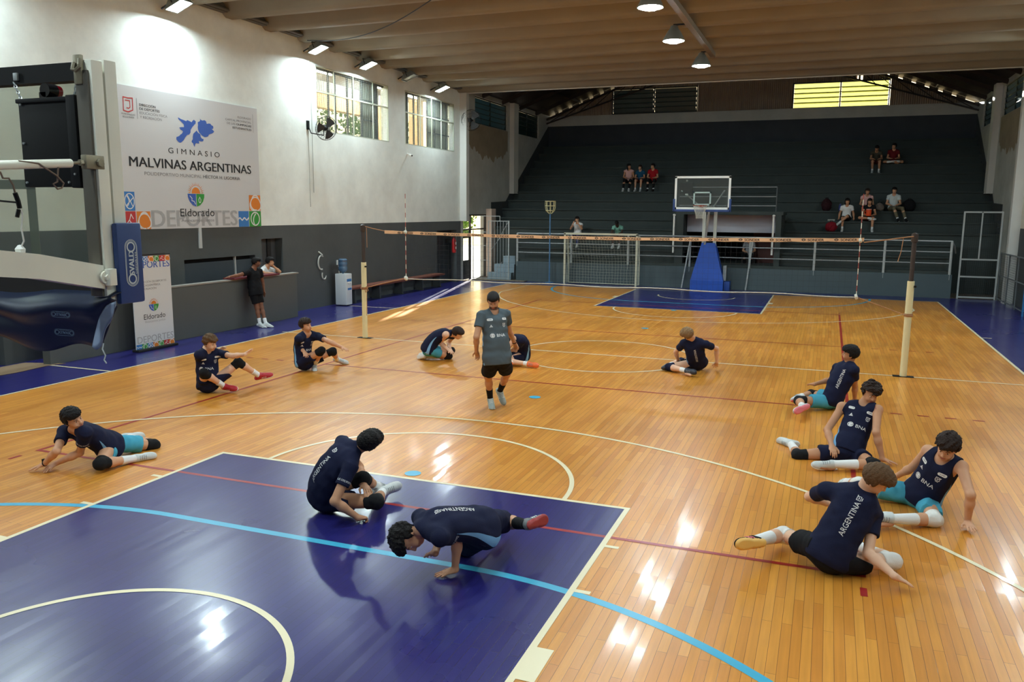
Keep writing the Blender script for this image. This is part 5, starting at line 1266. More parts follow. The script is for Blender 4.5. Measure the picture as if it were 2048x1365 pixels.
        t0 = W+d*.028*hsz+th*.030*hsz; v1 = nrm(d*.75+th*.8+n*(.25+cu*.3)); t1 = t0+v1*.040*hsz; t2 = t1+nrm(d*.95+th*(.35-.5*min(cu, 1))+n*(.2+cu*.4))*.032*hsz
        bp += [(cap(W+d*.015*hsz+th*.012*hsz, t0, .015*s, .014*s), .012), (cap(t0, t1, .0125*s, .0105*s), .008), (cap(t1, t2, .0105*s, .0085*s), .005)]
        arms[q] = (S, E, W, d, n, th)
    for q in 'RL':
        Hp, K, An, To = J['hip'+q], J['k'+q], J['a'+q], J['t'+q]; d_ = nrm(To-An); dn_ = nrm((An-K)-d_*((An-K)@d_)) if abs(nrm(An-K)@d_) < .97 else np.array([0, 0, -1.])
        bp.append((cap(An, An+d_*.03*s+dn_*.045*s, .030*s, .026*s), .02)); bp.append((cap(An+dn_*.045*s, An+d_*.14*s+dn_*.052*s, .026*s, .022*s), .02))
        bp += [(cap(Hp, K, .086*s*fat, .056*s), .04), (cap(K, K+(An-K)*.32, .053*s, .055*s), .025), (cap(K+(An-K)*.28, An, .055*s, .035*s), .025), (ell(K, np.eye(3), A_((.058, .058, .058))*s), .02)]
    bp += [(p, k) for p, k in head]
    if detail: bp += face
    bp += ears
    lo, hi = bounds([p for p, k in bp], .02); lo[2] = max(lo[2], floorz-.0)
    F_ = Field(lo, hi, h)
    for p, k in bp: F_.put(p, k)
    if detail:
        for e in eyes: F_.put(ell(e+lk*.013*hs, hax, A_((.015, .010, .0068))*hs), .006, sub=True)
    F_.cut((0, 0, floorz+.003), (0, 0, -1))
    P, Fc = F_.mesh(); P = relax(P, Fc, 1, .35)
    mats = [SKIN[skin], LIPM, mat('beard_stubble', (96, 68, 54), .7)]; fc = P[Fc].mean(1)-hd
    x, y, z = fc@hr/hs, fc@lk/hs, fc@hu/hs
    idx = np.zeros(len(Fc), int); idx[(np.abs(x) < .020) & (y > .080) & (z < -.052) & (z > -.074)] = 1
    if beard: idx[(y > .035-.2*np.abs(x)) & (z < -.040) & (z > -.13) & (np.linalg.norm(fc, axis=1) < .14*hs) & ~((np.abs(x) < .02) & (z > -.072))] = 2
    body = mesh_obj('body', P, Fc, mats, root, idx)
    if detail:
        for e in eyes:
            b = MB(); c = Vector(e-lk*.001*hs); b.lathe([(.0108*hs*math.sin(R(a)), -.0108*hs*math.cos(R(a))) for a in range(0, 181, 20)], c, 12, lk); o = b.build('eye', [EYEW, EYEI], root)
            o.data.polygons.foreach_set('material_index', [1 if (p.center-c).normalized().dot(Vector(lk)) > .80 else 0 for p in o.data.polygons])
        for sd in (1, -1):
            b = MB(); b.tube([HP(sd*.014, .0945, .020), HP(sd*.030, .092, .025), HP(sd*.049, .079, .020)], [.0028*hs, .0032*hs, .002*hs], 6); b.build('eyebrow', HAIRM[hair[0]], root)
    # ---- hair
    hm, th_, cur = hair
    if hm and th_ > 0:
        ps = [ell(HP(0, -.014, .024), hax, A_((.077, .095, .098))*hs+th_)]
        top = ell(HP(0, .012, .080), hax, A_((.074, .095, .045))*hs+th_*.6)
        extra = [top]
        if hairlong: extra += [cap(HP(sd*.06, -.04, -.02), HP(sd*.075, -.03, -.20), .045*hs, .03*hs) for sd in (1, -1)]+[cap(HP(0, -.07, -.02), HP(0, -.08, -.20), .06*hs, .05*hs)]
        hh = min(h, .006) if detail else h
        lo, hi = bounds(ps+extra, .03); Fh = Field(lo, hi, hh); Fh.put(ps[0]); Fh.put(top, .02)
        w = Fh.win(Fh.lo, Fh.lo+Fh.n*Fh.h); sl, X, Y, Z = w
        x = (X-hd[0])*hr[0]+(Y-hd[1])*hr[1]+(Z-hd[2])*hr[2]; y = (X-hd[0])*lk[0]+(Y-hd[1])*lk[1]+(Z-hd[2])*lk[2]; z = (X-hd[0])*hu[0]+(Y-hd[1])*hu[1]+(Z-hd[2])*hu[2]
        x, y, z = x/hs, y/hs, z/hs
        keep = np.minimum(np.maximum(.056-z-.25*np.maximum(0, .05-y), -1), np.maximum(y-.012+.25*np.maximum(0, -z), -.062-z+.35*(y+.05)))*hs      # crown, or behind the ears and above the nape
        Fh.D = Fh.D + (th_*.8*np.clip(-z/.055, 0, 1)).astype(np.float32)
        Fh.D = np.maximum(Fh.D, keep.astype(np.float32)); Fh.D -= .004
        if hairlong:
            for e in extra[1:]: Fh.put(e, .03)
        if cur: Fh.ripple(cur, 95 if cur > .007 else 130, seed)
        P, Fc = Fh.mesh(); mesh_obj('hair', P, Fc, HAIRM[hm], root)
    if cap_hat:
        hh = min(h, .008); ps = [ell(HP(0, -.008, .040), hax, A_((.090, .108, .090))*hs)]; br = ell(HP(0, .125, .052), (hr, nrm(lk-hu*.2), nrm(hu+lk*.2)), A_((.075, .075, .008))*hs)
        lo, hi = bounds(ps+[br], .02); Fh = Field(lo, hi, hh); Fh.put(ps[0]); Fh.cut(HP(0, 0, .040), -hu); Fh.put(br, .01); P, Fc = Fh.mesh(); mesh_obj('cap', P, Fc, cap_hat, root)
    # ---- shirt
    off = .016*s
    ps = torso(off, 1.04); C0, T0, r0, ff0 = spine(0)
    ps2 = []
    for sd, q in ((1, 'R'), (-1, 'L')):
        S, E = J['s'+q], J['e'+q]
        if sleeve > 0: ps2.append(capc(S-(E-S)*.05, S+(E-S)*sleeve, .064*s*fat, .066*s*fat))
    lo, hi = bounds(ps+ps2, .03); lo[2] = max(lo[2], floorz); Fs = Field(lo, hi, h)
    for p in ps: Fs.put(p, .05*s)
    if longhem > .08: Fs.put(ell(spine(.27)[0]+f0*.01*s, (r0, ff0, up), A_((.150*fat, .125*fat, .17))*s+off), .06); Fs.put(ell(pel-T0*longhem*.7, (r0, ff0, T0), A_((.172*fat, .145*fat, .16))*s+off), .05)
    Fs.ripple(.006*s, 22, seed)
    Fs.cut(pel-T0*longhem*s, -T0)
    if sleeve > 0:
        for p in ps2: Fs.put(p, .02)
    else:
        for sd, q in ((1, 'R'), (-1, 'L')):
            C_, T, r, f = spine(.86); S = J['s'+q]; out = nrm(r*sd+T*.15); Fs.cut(S-out*.028*s, out)
    C9, T9, r9, f9 = spine(.97)
    Fs.put(cap(neck-T9*.02*s+f9*.018*s, neck+T9*.25*s+f9*.05*s, (.070 if sleeve > 0 else .076)*s), .012, sub=True)
    Fs.cut((0, 0, floorz+.004), (0, 0, -1))
    P, Fc = Fs.mesh(); P = relax(P, Fc, 1, .4)
    shirt_o = mesh_obj('shirt', P, Fc, shirt if side is None else panel_cloth(shirt, side), root)
    if side is not None:
        me = shirt_o.data; n_ = len(me.vertices); V = np.empty(n_*3, np.float32); me.vertices.foreach_get('co', V); V = V.reshape(-1, 3)
        t = np.clip((V-pel)@up/np.linalg.norm(neck-pel), 0, 1)[:, None]; c = (1-t)**2*pel+2*t*(1-t)*mid+t*t*neck
        rr_ = rh*(1-t)+rs*t; rr_ /= np.linalg.norm(rr_, axis=1)[:, None]; fr_ = np.cross(np.broadcast_to(up, rr_.shape), rr_); v = V-c
        a = np.abs((v*rr_).sum(1)); b_ = (v*fr_).sum(1)-.005; val = np.minimum(.036*s*(1-t[:, 0]/.66)-np.abs(b_), np.minimum(a-.06*s, .20*s-a))
        at = me.attributes.new('side', 'FLOAT', 'POINT'); at.data.foreach_set('value', val.astype(np.float32))
    bvh = BVHTree.FromPolygons([tuple(p) for p in P], [tuple(q) for q in Fc])
    for (txt, t, sx, where, capn, width, col) in prints:
        C_, T, r, f = spine(t)
        if where == 'front': n, xd, yd = f, -r, T
        elif where == 'back': n, xd, yd = -f, r, T
        elif where == 'spine': n, xd, yd = -f, T, -r
        else:
            S, E, W = J['s'+where], J['e'+where], J['w'+where]; ax = nrm(E-S); n = nrm(nrm(S-spine(.86)[0])*.6-f*.0+nrm(np.cross(ax, np.array([0, 0, 1.])))*0+nrm(A_((4.08, -1.7, 2.86))-S)*.8); n = nrm(n-ax*(n@ax)); yd = -ax; xd = np.cross(yd, n); C_ = S+(E-S)*sleeve*.78; r = xd; T = yd
        o = C_+(-r*sx if where == 'front' else r*sx if where in ('back',) else (-r*sx if where == 'spine' else 0*r))
        if txt[0] == '@': V, tri = EMBLEM[txt[1:]]; al = .5
        else: V, tri = text_polys(txt); al = .5
        if not len(V): continue
        W_ = V[:, 0].max(); kx = (width/W_) if width else capn
        # cut the lettering finely so that it follows the cloth
        bm = bmesh.new(); vs = [bm.verts.new((p[0]*kx-W_*kx/2, p[1]*capn-capn/2, 0)) for p in V]
        for q in tri:
            try: bm.faces.new([vs[i] for i in q])
            except ValueError: pass
        if W_*kx > .12 or capn > .06:
            for _ in range(3):
                ee = [e for e in bm.edges if e.calc_length() > .03]
                if not ee: break
                bmesh.ops.subdivide_edges(bm, edges=ee, cuts=1); bmesh.ops.triangulate(bm, faces=bm.faces[:])
        mb = MB(); bm.verts.index_update(); pts = []; okv = True
        for v in bm.verts:
            p = Vector(o+xd*v.co.x+yd*v.co.y); hit = bvh.ray_cast(p+Vector(n)*.35, -Vector(n), .6)
            if hit[0] is None: okv = False; break
            pts.append(hit[0]+Vector(n)*.0035)
        if okv:
            mb.add(pts, [[v.index for v in q.verts] for q in bm.faces]); mb.build('shirt_print', col, root, smooth=0)
        bm.free()
    # ---- shorts or trousers
    ps = [ell(C0+ff0*.01*s, (r0, ff0, T0), A_((.170*fat, .128*fat, .137))*s)]; ps2 = []
    for q in 'RL':
        Hp, K, An = J['hip'+q], J['k'+q], J['a'+q]
        if pants is not None: ps2 += [cap(Hp, K, .094*s, .068*s), capc(K-(An-K)*.08, K+(An-K)*.88, .064*s, .05*s)]
        else: ps2.append(capc(Hp-(K-Hp)*.06, Hp+(K-Hp)*shortlen, (.101*s)*legw, .100*s*legw))
    lo, hi = bounds(ps+ps2, .03); lo[2] = max(lo[2], floorz); Fp = Field(lo, hi, h)
    for p in ps+ps2: Fp.put(p, .03)
    Fp.ripple(.006*s, 26, seed+3); Fp.cut(pel+T0*.10*s, T0); Fp.cut((0, 0, floorz+.004), (0, 0, -1))
    P, Fc = Fp.mesh(); P = relax(P, Fc, 1, .4); mesh_obj('trousers' if pants is not None else 'shorts', P, Fc, pants or shorts, root)
    # ---- knee pads, socks, shoes
    for i, q in enumerate('RL'):
        Hp, K, An, To = J['hip'+q], J['k'+q], J['a'+q], J['t'+q]
        def blob(name, ps, m, k=.03, cuts=(), rip=0, hh=None, parent=root, lab=None):
            hh = hh or min(h, .009); lo, hi = bounds(ps, .02); lo[2] = max(lo[2], floorz); Fq = Field(lo, hi, hh)
            for p in ps: Fq.put(p, k)
            for c, n in cuts: Fq.cut(c, n)
            if rip: Fq.ripple(rip, 40, seed+i)
            Fq.cut((0, 0, floorz+.004), (0, 0, -1)); P, Fc = Fq.mesh(); P = relax(P, Fc, 1, .35); return mesh_obj(name, P, Fc, m, parent, None, lab)
        if pads and pads[i] is not None and pants is None:
            du, dl = nrm(Hp-K), nrm(An-K); fr = nrm(-(du+dl)) if np.linalg.norm(du+dl) > .15 else nrm(np.cross(r0, du))
            blob('knee_pad', [cap(K, K+du*.085*s, .066*s, .070*s), cap(K, K+dl*.085*s, .066*s, .063*s), ell(K+fr*.014*s, np.eye(3), A_((.064, .064, .064))*s)], pads[i], .02, [(K+du*.10*s, du), (K+dl*.105*s, dl)], .003)
        ud = nrm(K-An); d = To-An; d = nrm(d); dn = -ud-d*(-ud@d); dn = nrm(dn) if np.linalg.norm(dn) > .05 else np.array([0, 0, -1.])
        if socks and socks[i] is not None:
            blob('sock', [cap(An, An+ud*.42*s*socklen, .041*s, (.041+.024*socklen)*s), cap(An, An+d*.05*s+dn*.03*s, .040*s, .036*s)], socks[i], .02, [(An+ud*.42*s*socklen, ud)])
        if shoes:
            L = .275*s; heel = An-d*.045*s+dn*.045*s; ball = heel+d*(L*.62)+dn*.004*s; toe = heel+d*(L-.062*s)+dn*.008*s; side_ = np.cross(d, dn)
            def shp(e): return [cap(heel, heel+d*.07*s, .036*s+e, .038*s+e), ell(ball, (side_, d, dn), A_((.049*s+e, .09*s+e, .040*s+e))), ell(toe, (side_, d, dn), A_((.042*s+e, .055*s+e, .032*s+e))), cap(heel+d*.06*s-dn*.01*s, ball-dn*.0, .040*s+e, .034*s+e)]
            sh = blob('shoe', shp(0)+[cap(heel+d*.02*s, An+d*.004*s+dn*.005*s, .041*s, .048*s), cap(An+d*.025*s+dn*.004*s, ball-dn*.012*s, .042*s, .036*s)], shoes[i], .02, [(An+ud*.030*s+d*.01*s, nrm(ud-d*.25)), (heel+dn*.016*s, dn)])
            blob('sole', shp(.005*s), soles[i], .02, [(heel+dn*.014*s, -dn), (heel+dn*.040*s, dn)], parent=sh)
            if detail and sh is not None:
                me = sh.data; bv = BVHTree.FromPolygons([v.co[:] for v in me.vertices], [p.vertices[:] for p in me.polygons])
                def cast(o, dr):
                    hit = bv.ray_cast(Vector(o), Vector(dr), .3); return None if hit[0] is None else A_(hit[0])-A_(dr)*.0025
                sx_ = nrm(side_)
                for j in range(4):
                    c = heel+d*(L*(.36+.075*j))-dn*.12*s; pts = [cast(c+sx_*e*s, dn) for e in (-.024, -.014, 0, .014, .024)]
                    if all(p is not None for p in pts): bl = MB(); bl.tube(pts, .0034*s, 5); bl.build('lace', laces, sh)
                if stripes is not None:
                    for sg_ in (1, -1):
                        for j in range(3):
                            c = heel+d*(L*(.30+.10*j))+sx_*sg_*.15*s; pts = [cast(c+d*(e*.5)*s+dn*(-e)*s, -sx_*sg_) for e in (-.012, -.004, .006, .016, .024)]
                            if all(p is not None for p in pts): bl = MB(); bl.tube(pts, .0042*s, 5); bl.build('stripe', stripes, sh)
    if watch:
        S, E, W, d, n, th = arms[watch]; b = MB(); a = nrm(W-E); c = W-a*.02
        u = nrm(np.cross(a, n)); b.tube([c+(u*math.cos(2*math.pi*k/14)+n*math.sin(2*math.pi*k/14))*.031*s for k in range(14)], .006, 6, True); b.box(tuple(c-n*.034-.014), tuple(c-n*.034+.014)); b.build('wristband', BLKC, root)
    return root

def emb(fn):
    b = MB(); fn(b); v = np.array([p[:2] for p in b.v]); bm = bmesh.new(); vs = [bm.verts.new((p[0], p[1], 0)) for p in v]
    for f in b.f:
        try: bm.faces.new([vs[i] for i in f])
        except ValueError: pass
    bmesh.ops.triangulate(bm, faces=bm.faces[:]); bm.verts.index_update(); V = np.array([x.co[:2] for x in bm.verts]); T = [tuple(x.index for x in f.verts) for f in bm.faces]; bm.free()
    V[:, 0] -= V[:, 0].min(); return V, T
def ring2(b, c, r0, r1, n=20):
    for i in range(n):
        a, a2 = 2*math.pi*i/n, 2*math.pi*(i+1)/n; P = lambda t, r: (c[0]+r*math.cos(t), c[1]+r*math.sin(t), 0); b.poly([P(a, r0), P(a, r1), P(a2, r1), P(a2, r0)])
def bar2(b, x0, y0, x1, y1): b.poly([(x0, y0, 0), (x1, y0, 0), (x1, y1, 0), (x0, y1, 0)])
def e_bank(b):
    ring2(b, (.5, .5), .40, .5); ring2(b, (.5, .5), .0, .34, 16)
def e_bankin(b):
    b.poly([(.28, .62, 0), (.72, .62, 0), (.5, .76, 0)]); bar2(b, .28, .26, .72, .32)
    for i in range(4): bar2(b, .31+i*.11, .34, .36+i*.11, .60)
def e_crest(b):
    bar2(b, 0, .25, .1, 1); bar2(b, .1, .9, .9, 1); bar2(b, .1, .25, .8, .34); bar2(b, .8, .25, .9, .7)
    b.poly([(.2, .72, 0), (.42, .45, 0), (.5, .55, 0), (.28, .80, 0)]); b.poly([(.42, .45, 0), (1.05, .95, 0), (.98, 1.05, 0), (.44, .60, 0)]); bar2(b, .15, 0, .75, .12)
def e_tri(b):
    b.poly([(0, 0, 0), (1, 0, 0), (.9, .14, 0), (.1, .14, 0)]); b.poly([(.2, .2, 0), (.42, .2, 0), (.62, .7, 0), (.5, .95, 0)]); b.poly([(.5, .2, 0), (.85, .2, 0), (.66, .6, 0)])
def e_patch(b):
    n = 10; r = .5
    b.poly([(r-r*math.cos(R(-90+180*i/n)), r+r*math.sin(R(-90+180*i/n)), 0) for i in range(n+1)][::-1]+[(2.0+r*math.cos(R(-90+180*i/n)), r+r*math.sin(R(-90+180*i/n)), 0) for i in range(n+1)])
EMBLEM = {'bank': emb(e_bank), 'bankin': emb(e_bankin), 'crest': emb(e_crest), 'tri': emb(e_tri), 'patch': emb(e_patch)}
FRONT = [('@bank', .46, -.085, 'front', .062, .062, PRINT), ('@bankin', .46, -.085, 'front', .050, .050, PRINTD), ('BNA', .46, .035, 'front', .042, .125, PRINT), ('@crest', .68, .095, 'front', .052, .048, PRINT), ('@tri', .68, -.095, 'front', .038, .050, PRINT)]
PATCH = [('@patch', .82, -.105, 'front', .032, .075, PRINT), ('@patch', .82, .105, 'front', .032, .075, PRINT), ('YPF', .82, -.105, 'front', .016, .045, PRINTD), ('YPF', .82, .105, 'front', .016, .045, PRINTD)]
SPINE = [('ARGENTINA', .52, 0, 'spine', .046, .30, PRINT), ('@crest', .80, 0, 'spine', .046, .050, PRINT)]
POSE = {
    'P1': (1.86, {'pel': (-3.439, 5.122, 0.134), 'neck': (-3.484, 4.703, 0.455), 'head': (-3.437, 4.630, 0.587), 'sR': (-3.681, 4.718, 0.397), 'eR': (-3.520, 4.468, 0.258), 'wR': (-3.741, 4.486, 0.084), 'hR': (-3.889, 4.401, 0.022), 'sL': (-3.304, 4.660, 0.436), 'eL': (-3.489, 4.730, 0.172), 'wL': (-3.698, 4.588, 0.063), 'hL': (-3.672, 4.411, 0.020), 'hipL': (-3.402, 5.038, 0.134), 'kL': (-3.137, 4.674, 0.104), 'aL': (-3.099, 5.117, 0.041), 'tL': (-2.927, 5.291, 0.049), 'hipR': (-3.462, 5.208, 0.152), 'kR': (-3.316, 5.612, 0.041), 'aR': (-3.760, 5.678, 0.070), 'tR': (-3.689, 5.895, 0.025)}),
    'P2': (1.84, {'pel': (-4.814, 8.267, 0.131), 'neck': (-4.819, 8.268, 0.686), 'head': (-4.715, 8.238, 0.799), 'sR': (-4.786, 8.066, 0.632), 'eR': (-4.981, 8.290, 0.494), 'wR': (-4.798, 8.475, 0.613), 'hR': (-4.691, 8.583, 0.710), 'sL': (-4.722, 8.436, 0.594), 'eL': (-4.401, 8.375, 0.593), 'wL': (-4.135, 8.323, 0.643), 'hL': (-4.129, 8.491, 0.708), 'hipR': (-4.906, 8.281, 0.129), 'kR': (-4.651, 8.001, 0.374), 'aR': (-4.585, 8.349, 0.104), 'tR': (-4.355, 8.353, 0.100), 'hipL': (-4.729, 8.300, 0.164), 'kL': (-4.477, 8.576, 0.451), 'aL': (-4.368, 8.918, 0.188), 'tL': (-4.190, 9.068, 0.234)}),
    'P3': (1.84, {'pel': (-4.485, 10.316, 0.141), 'neck': (-4.395, 10.278, 0.687), 'head': (-4.372, 10.235, 0.835), 'sR': (-4.412, 10.080, 0.615), 'eR': (-4.563, 10.310, 0.439), 'wR': (-4.351, 10.150, 0.365), 'hR': (-4.227, 10.029, 0.316), 'sL': (-4.247, 10.419, 0.619), 'eL': (-3.949, 10.292, 0.569), 'wL': (-3.701, 10.351, 0.464), 'hL': (-3.531, 10.298, 0.432), 'hipR': (-4.478, 10.225, 0.170), 'kR': (-4.089, 10.279, 0.397), 'aR': (-4.367, 10.453, 0.099), 'tR': (-4.221, 10.294, 0.015), 'hipL': (-4.452, 10.404, 0.153), 'kL': (-4.103, 10.647, 0.325), 'aL': (-4.245, 11.006, 0.104), 'tL': (-4.046, 11.113, 0.034)}),
    'P4': (1.84, {'pel': (-2.918, 12.061, 0.233), 'neck': (-2.487, 12.165, 0.548), 'head': (-2.332, 12.146, 0.556), 'sR': (-2.483, 11.970, 0.541), 'eR': (-2.695, 12.141, 0.357), 'wR': (-2.468, 12.025, 0.251), 'hR': (-2.332, 11.915, 0.210), 'sL': (-2.514, 12.339, 0.460), 'eL': (-2.711, 12.547, 0.300), 'wL': (-2.574, 12.334, 0.189), 'hL': (-2.448, 12.216, 0.137), 'hipR': (-2.848, 12.001, 0.212), 'kR': (-2.616, 12.357, 0.066), 'aR': (-2.976, 12.093, 0.073), 'tR': (-3.164, 12.214, 0.021), 'hipL': (-2.949, 12.150, 0.243), 'kL': (-2.585, 12.404, 0.164), 'aL': (-2.999, 12.262, 0.086), 'tL': (-3.214, 12.336, 0.050)}),
    'P5': (1.78, {'pel': (-0.119, 8.664, 0.859), 'neck': (-0.195, 8.718, 1.464), 'head': (-0.192, 8.704, 1.614), 'sR': (-0.316, 8.584, 1.416), 'eR': (-0.332, 8.442, 1.133), 'wR': (-0.390, 8.575, 0.909), 'hR': (-0.401, 8.684, 0.773), 'sL': (-0.061, 8.842, 1.421), 'eL': (-0.088, 9.031, 1.168), 'wL': (-0.052, 9.188, 0.955), 'hL': (-0.064, 9.285, 0.810), 'hipR': (-0.189, 8.614, 0.819), 'kR': (-0.336, 8.874, 0.500), 'aR': (-0.391, 9.085, 0.128), 'tR': (-0.285, 8.909, 0.043), 'hipL': (-0.050, 8.716, 0.813), 'kL': (-0.118, 9.038, 0.524), 'aL': (-0.311, 9.265, 0.210), 'tL': (-0.186, 9.186, 0.050)}),
    'P6': (1.82, {'pel': (-1.161, 12.591, 0.147), 'neck': (-1.198, 12.228, 0.517), 'head': (-1.337, 12.208, 0.452), 'sR': (-1.400, 12.233, 0.465), 'eR': (-1.513, 12.449, 0.252), 'wR': (-1.519, 12.194, 0.157), 'hR': (-1.645, 12.308, 0.102), 'sL': (-1.034, 12.172, 0.493), 'eL': (-1.231, 12.356, 0.314), 'wL': (-1.428, 12.498, 0.189), 'hL': (-1.564, 12.585, 0.114), 'hipL': (-1.141, 12.502, 0.151), 'kL': (-1.358, 12.115, 0.107), 'aL': (-0.921, 12.153, 0.071), 'tL': (-0.711, 12.064, 0.066), 'hipR': (-1.202, 12.673, 0.146), 'kR': (-1.528, 12.370, 0.116), 'aR': (-1.217, 12.059, 0.092), 'tR': (-1.417, 12.160, 0.057)}),
    'P7': (1.86, {'pel': (1.999, 13.136, 0.137), 'neck': (1.932, 12.827, 0.613), 'head': (1.879, 12.716, 0.713), 'sL': (1.786, 12.810, 0.528), 'eL': (1.620, 13.017, 0.332), 'wL': (1.636, 13.223, 0.144), 'hL': (1.644, 13.387, 0.064), 'sR': (2.178, 12.827, 0.536), 'eR': (2.329, 13.102, 0.430), 'wR': (2.336, 13.179, 0.162), 'hR': (2.299, 13.311, 0.042), 'hipL': (1.910, 13.101, 0.124), 'kL': (1.538, 12.842, 0.083), 'aL': (1.889, 12.560, 0.089), 'tL': (2.047, 12.390, 0.092), 'hipR': (2.060, 13.207, 0.127), 'kR': (1.655, 13.414, 0.095), 'aR': (1.504, 12.990, 0.079), 'tR': (1.401, 12.785, 0.118)}),
    'P8': (1.86, {'pel': (4.284, 10.917, 0.136), 'neck': (4.469, 11.102, 0.671), 'head': (4.486, 11.051, 0.820), 'sL': (4.322, 11.225, 0.571), 'eL': (4.254, 11.452, 0.340), 'wL': (4.017, 11.321, 0.273), 'hL': (3.906, 11.462, 0.245), 'sR': (4.546, 10.919, 0.607), 'eR': (4.576, 11.117, 0.343), 'wR': (4.594, 11.252, 0.100), 'hR': (4.637, 11.414, 0.026), 'hipL': (4.220, 10.849, 0.121), 'kL': (3.828, 10.620, 0.152), 'aL': (3.889, 10.174, 0.162), 'tL': (3.736, 10.008, 0.110), 'hipR': (4.311, 11.007, 0.149), 'kR': (3.984, 11.323, 0.114), 'aR': (3.811, 10.908, 0.141), 'tR': (3.709, 10.706, 0.193)}),
    'P9': (1.9, {'pel': (4.444, 8.325, 0.110), 'neck': (4.607, 8.644, 0.609), 'head': (4.656, 8.616, 0.760), 'sR': (4.359, 8.624, 0.558), 'eR': (4.209, 8.468, 0.297), 'wR': (4.272, 8.224, 0.163), 'hR': (4.302, 8.050, 0.104), 'sL': (4.740, 8.527, 0.583), 'eL': (4.727, 8.271, 0.371), 'wL': (4.814, 8.235, 0.076), 'hL': (4.989, 8.285, 0.026), 'hipR': (4.358, 8.280, 0.090), 'kR': (3.907, 8.166, 0.032), 'aR': (3.810, 8.615, 0.035), 'tR': (3.599, 8.720, 0.024), 'hipL': (4.522, 8.369, 0.063), 'kL': (4.715, 7.949, 0.080), 'aL': (4.286, 7.803, 0.080), 'tL': (4.073, 7.704, 0.117)}),
    'P10': (1.9, {'pel': (5.085, 6.943, 0.099), 'neck': (5.245, 6.769, 0.567), 'head': (5.241, 6.674, 0.697), 'sR': (5.115, 6.947, 0.567), 'eR': (5.015, 7.160, 0.324), 'wR': (4.905, 7.366, 0.162), 'hR': (4.856, 7.525, 0.079), 'sL': (5.371, 6.667, 0.521), 'eL': (5.422, 6.392, 0.346), 'wL': (5.432, 6.472, 0.063), 'hL': (5.464, 6.295, 0.040), 'hipR': (4.993, 6.973, 0.104), 'kR': (4.521, 6.941, 0.153), 'aR': (4.416, 7.368, 0.023), 'tR': (4.380, 7.133, 0.023), 'hipL': (5.142, 6.882, 0.050), 'kL': (5.154, 6.419, 0.061), 'aL': (4.777, 6.176, 0.104), 'tL': (4.594, 6.025, 0.125)}),
    'P11': (1.86, {'pel': (4.236, 4.979, 0.153), 'neck': (4.474, 5.245, 0.642), 'head': (4.551, 5.181, 0.764), 'sL': (4.187, 5.271, 0.587), 'eL': (4.067, 5.538, 0.431), 'wL': (4.213, 5.747, 0.318), 'hL': (4.298, 5.896, 0.257), 'sR': (4.559, 5.231, 0.448), 'eR': (4.528, 5.005, 0.206), 'wR': (4.714, 4.812, 0.127), 'hR': (4.866, 4.871, 0.047), 'hipL': (4.145, 5.004, 0.193), 'kL': (3.877, 5.366, 0.122), 'aL': (3.659, 4.977, 0.180), 'tL': (3.487, 4.823, 0.203), 'hipR': (4.330, 4.972, 0.117), 'kR': (4.721, 5.209, 0.088), 'aR': (4.490, 5.589, 0.025), 'tR': (4.312, 5.738, 0.024)}),
    'P12': (1.88, {'pel': (-0.247, 4.614, 0.141), 'neck': (0.063, 4.685, 0.635), 'head': (0.199, 4.704, 0.716), 'sR': (0.127, 4.504, 0.525), 'eR': (0.070, 4.313, 0.248), 'wR': (0.231, 4.451, 0.065), 'hR': (0.276, 4.624, 0.023), 'sL': (-0.127, 4.767, 0.653), 'eL': (-0.044, 4.927, 0.371), 'wL': (0.126, 4.719, 0.282), 'hL': (0.269, 4.606, 0.255), 'hipR': (-0.152, 4.610, 0.127), 'kR': (0.305, 4.644, 0.165), 'aR': (0.132, 5.060, 0.101), 'tR': (0.278, 5.242, 0.134), 'hipL': (-0.329, 4.660, 0.159), 'kL': (0.088, 4.770, 0.321), 'aL': (0.014, 5.164, 0.106), 'tL': (0.030, 5.396, 0.068)}),
    'P13': (1.84, {'pel': (1.656, 4.051, 0.342), 'neck': (1.323, 3.615, 0.443), 'head': (1.192, 3.606, 0.358), 'sL': (1.505, 3.535, 0.434), 'eL': (1.510, 3.840, 0.318), 'wL': (1.488, 3.832, 0.046), 'hL': (1.367, 3.700, 0.022), 'sR': (1.216, 3.780, 0.456), 'eR': (1.283, 4.041, 0.269), 'wR': (1.337, 3.787, 0.178), 'hR': (1.214, 3.901, 0.113), 'hipL': (1.681, 3.965, 0.320), 'kL': (1.388, 4.200, 0.074), 'aL': (1.436, 4.642, 0.057), 'tL': (1.437, 4.871, 0.034), 'hipR': (1.631, 4.140, 0.353), 'kR': (1.638, 4.565, 0.199), 'aR': (1.931, 4.258, 0.330), 'tR': (1.989, 4.480, 0.307)}),
}
CAMP = A_((4.077, -1.698, 2.859)); IR = np.array([.934, .358, 0])
def facing(J, a, b, c):
    t = CAMP-A_(J['head']); t[2] = 0; return nrm(IR*a+nrm(t)*b+np.array([0, 0, c]))
def player(k, label, lk, **kw):
    H, J = POSE[k]
    up = kw.pop('hup', None)
    if up: kw['headup'] = facing(J, *up)
    return person(label, J, H, look=facing(J, *lk), **kw)
ORS = mat('shoe_orange', (232, 112, 58), .5); REDS = mat('shoe_red', (178, 36, 48), .5); DKS = mat('shoe_dark', (40, 46, 58), .5); GRS = mat('shoe_grey', (92, 96, 98), .5); YSOLE = mat('sole_yellow', (236, 184, 96), .5); PSH = mat('shoe_pink', (226, 120, 130), .5)
down = {'L': (0, 0, -1), 'R': (0, 0, -1)}
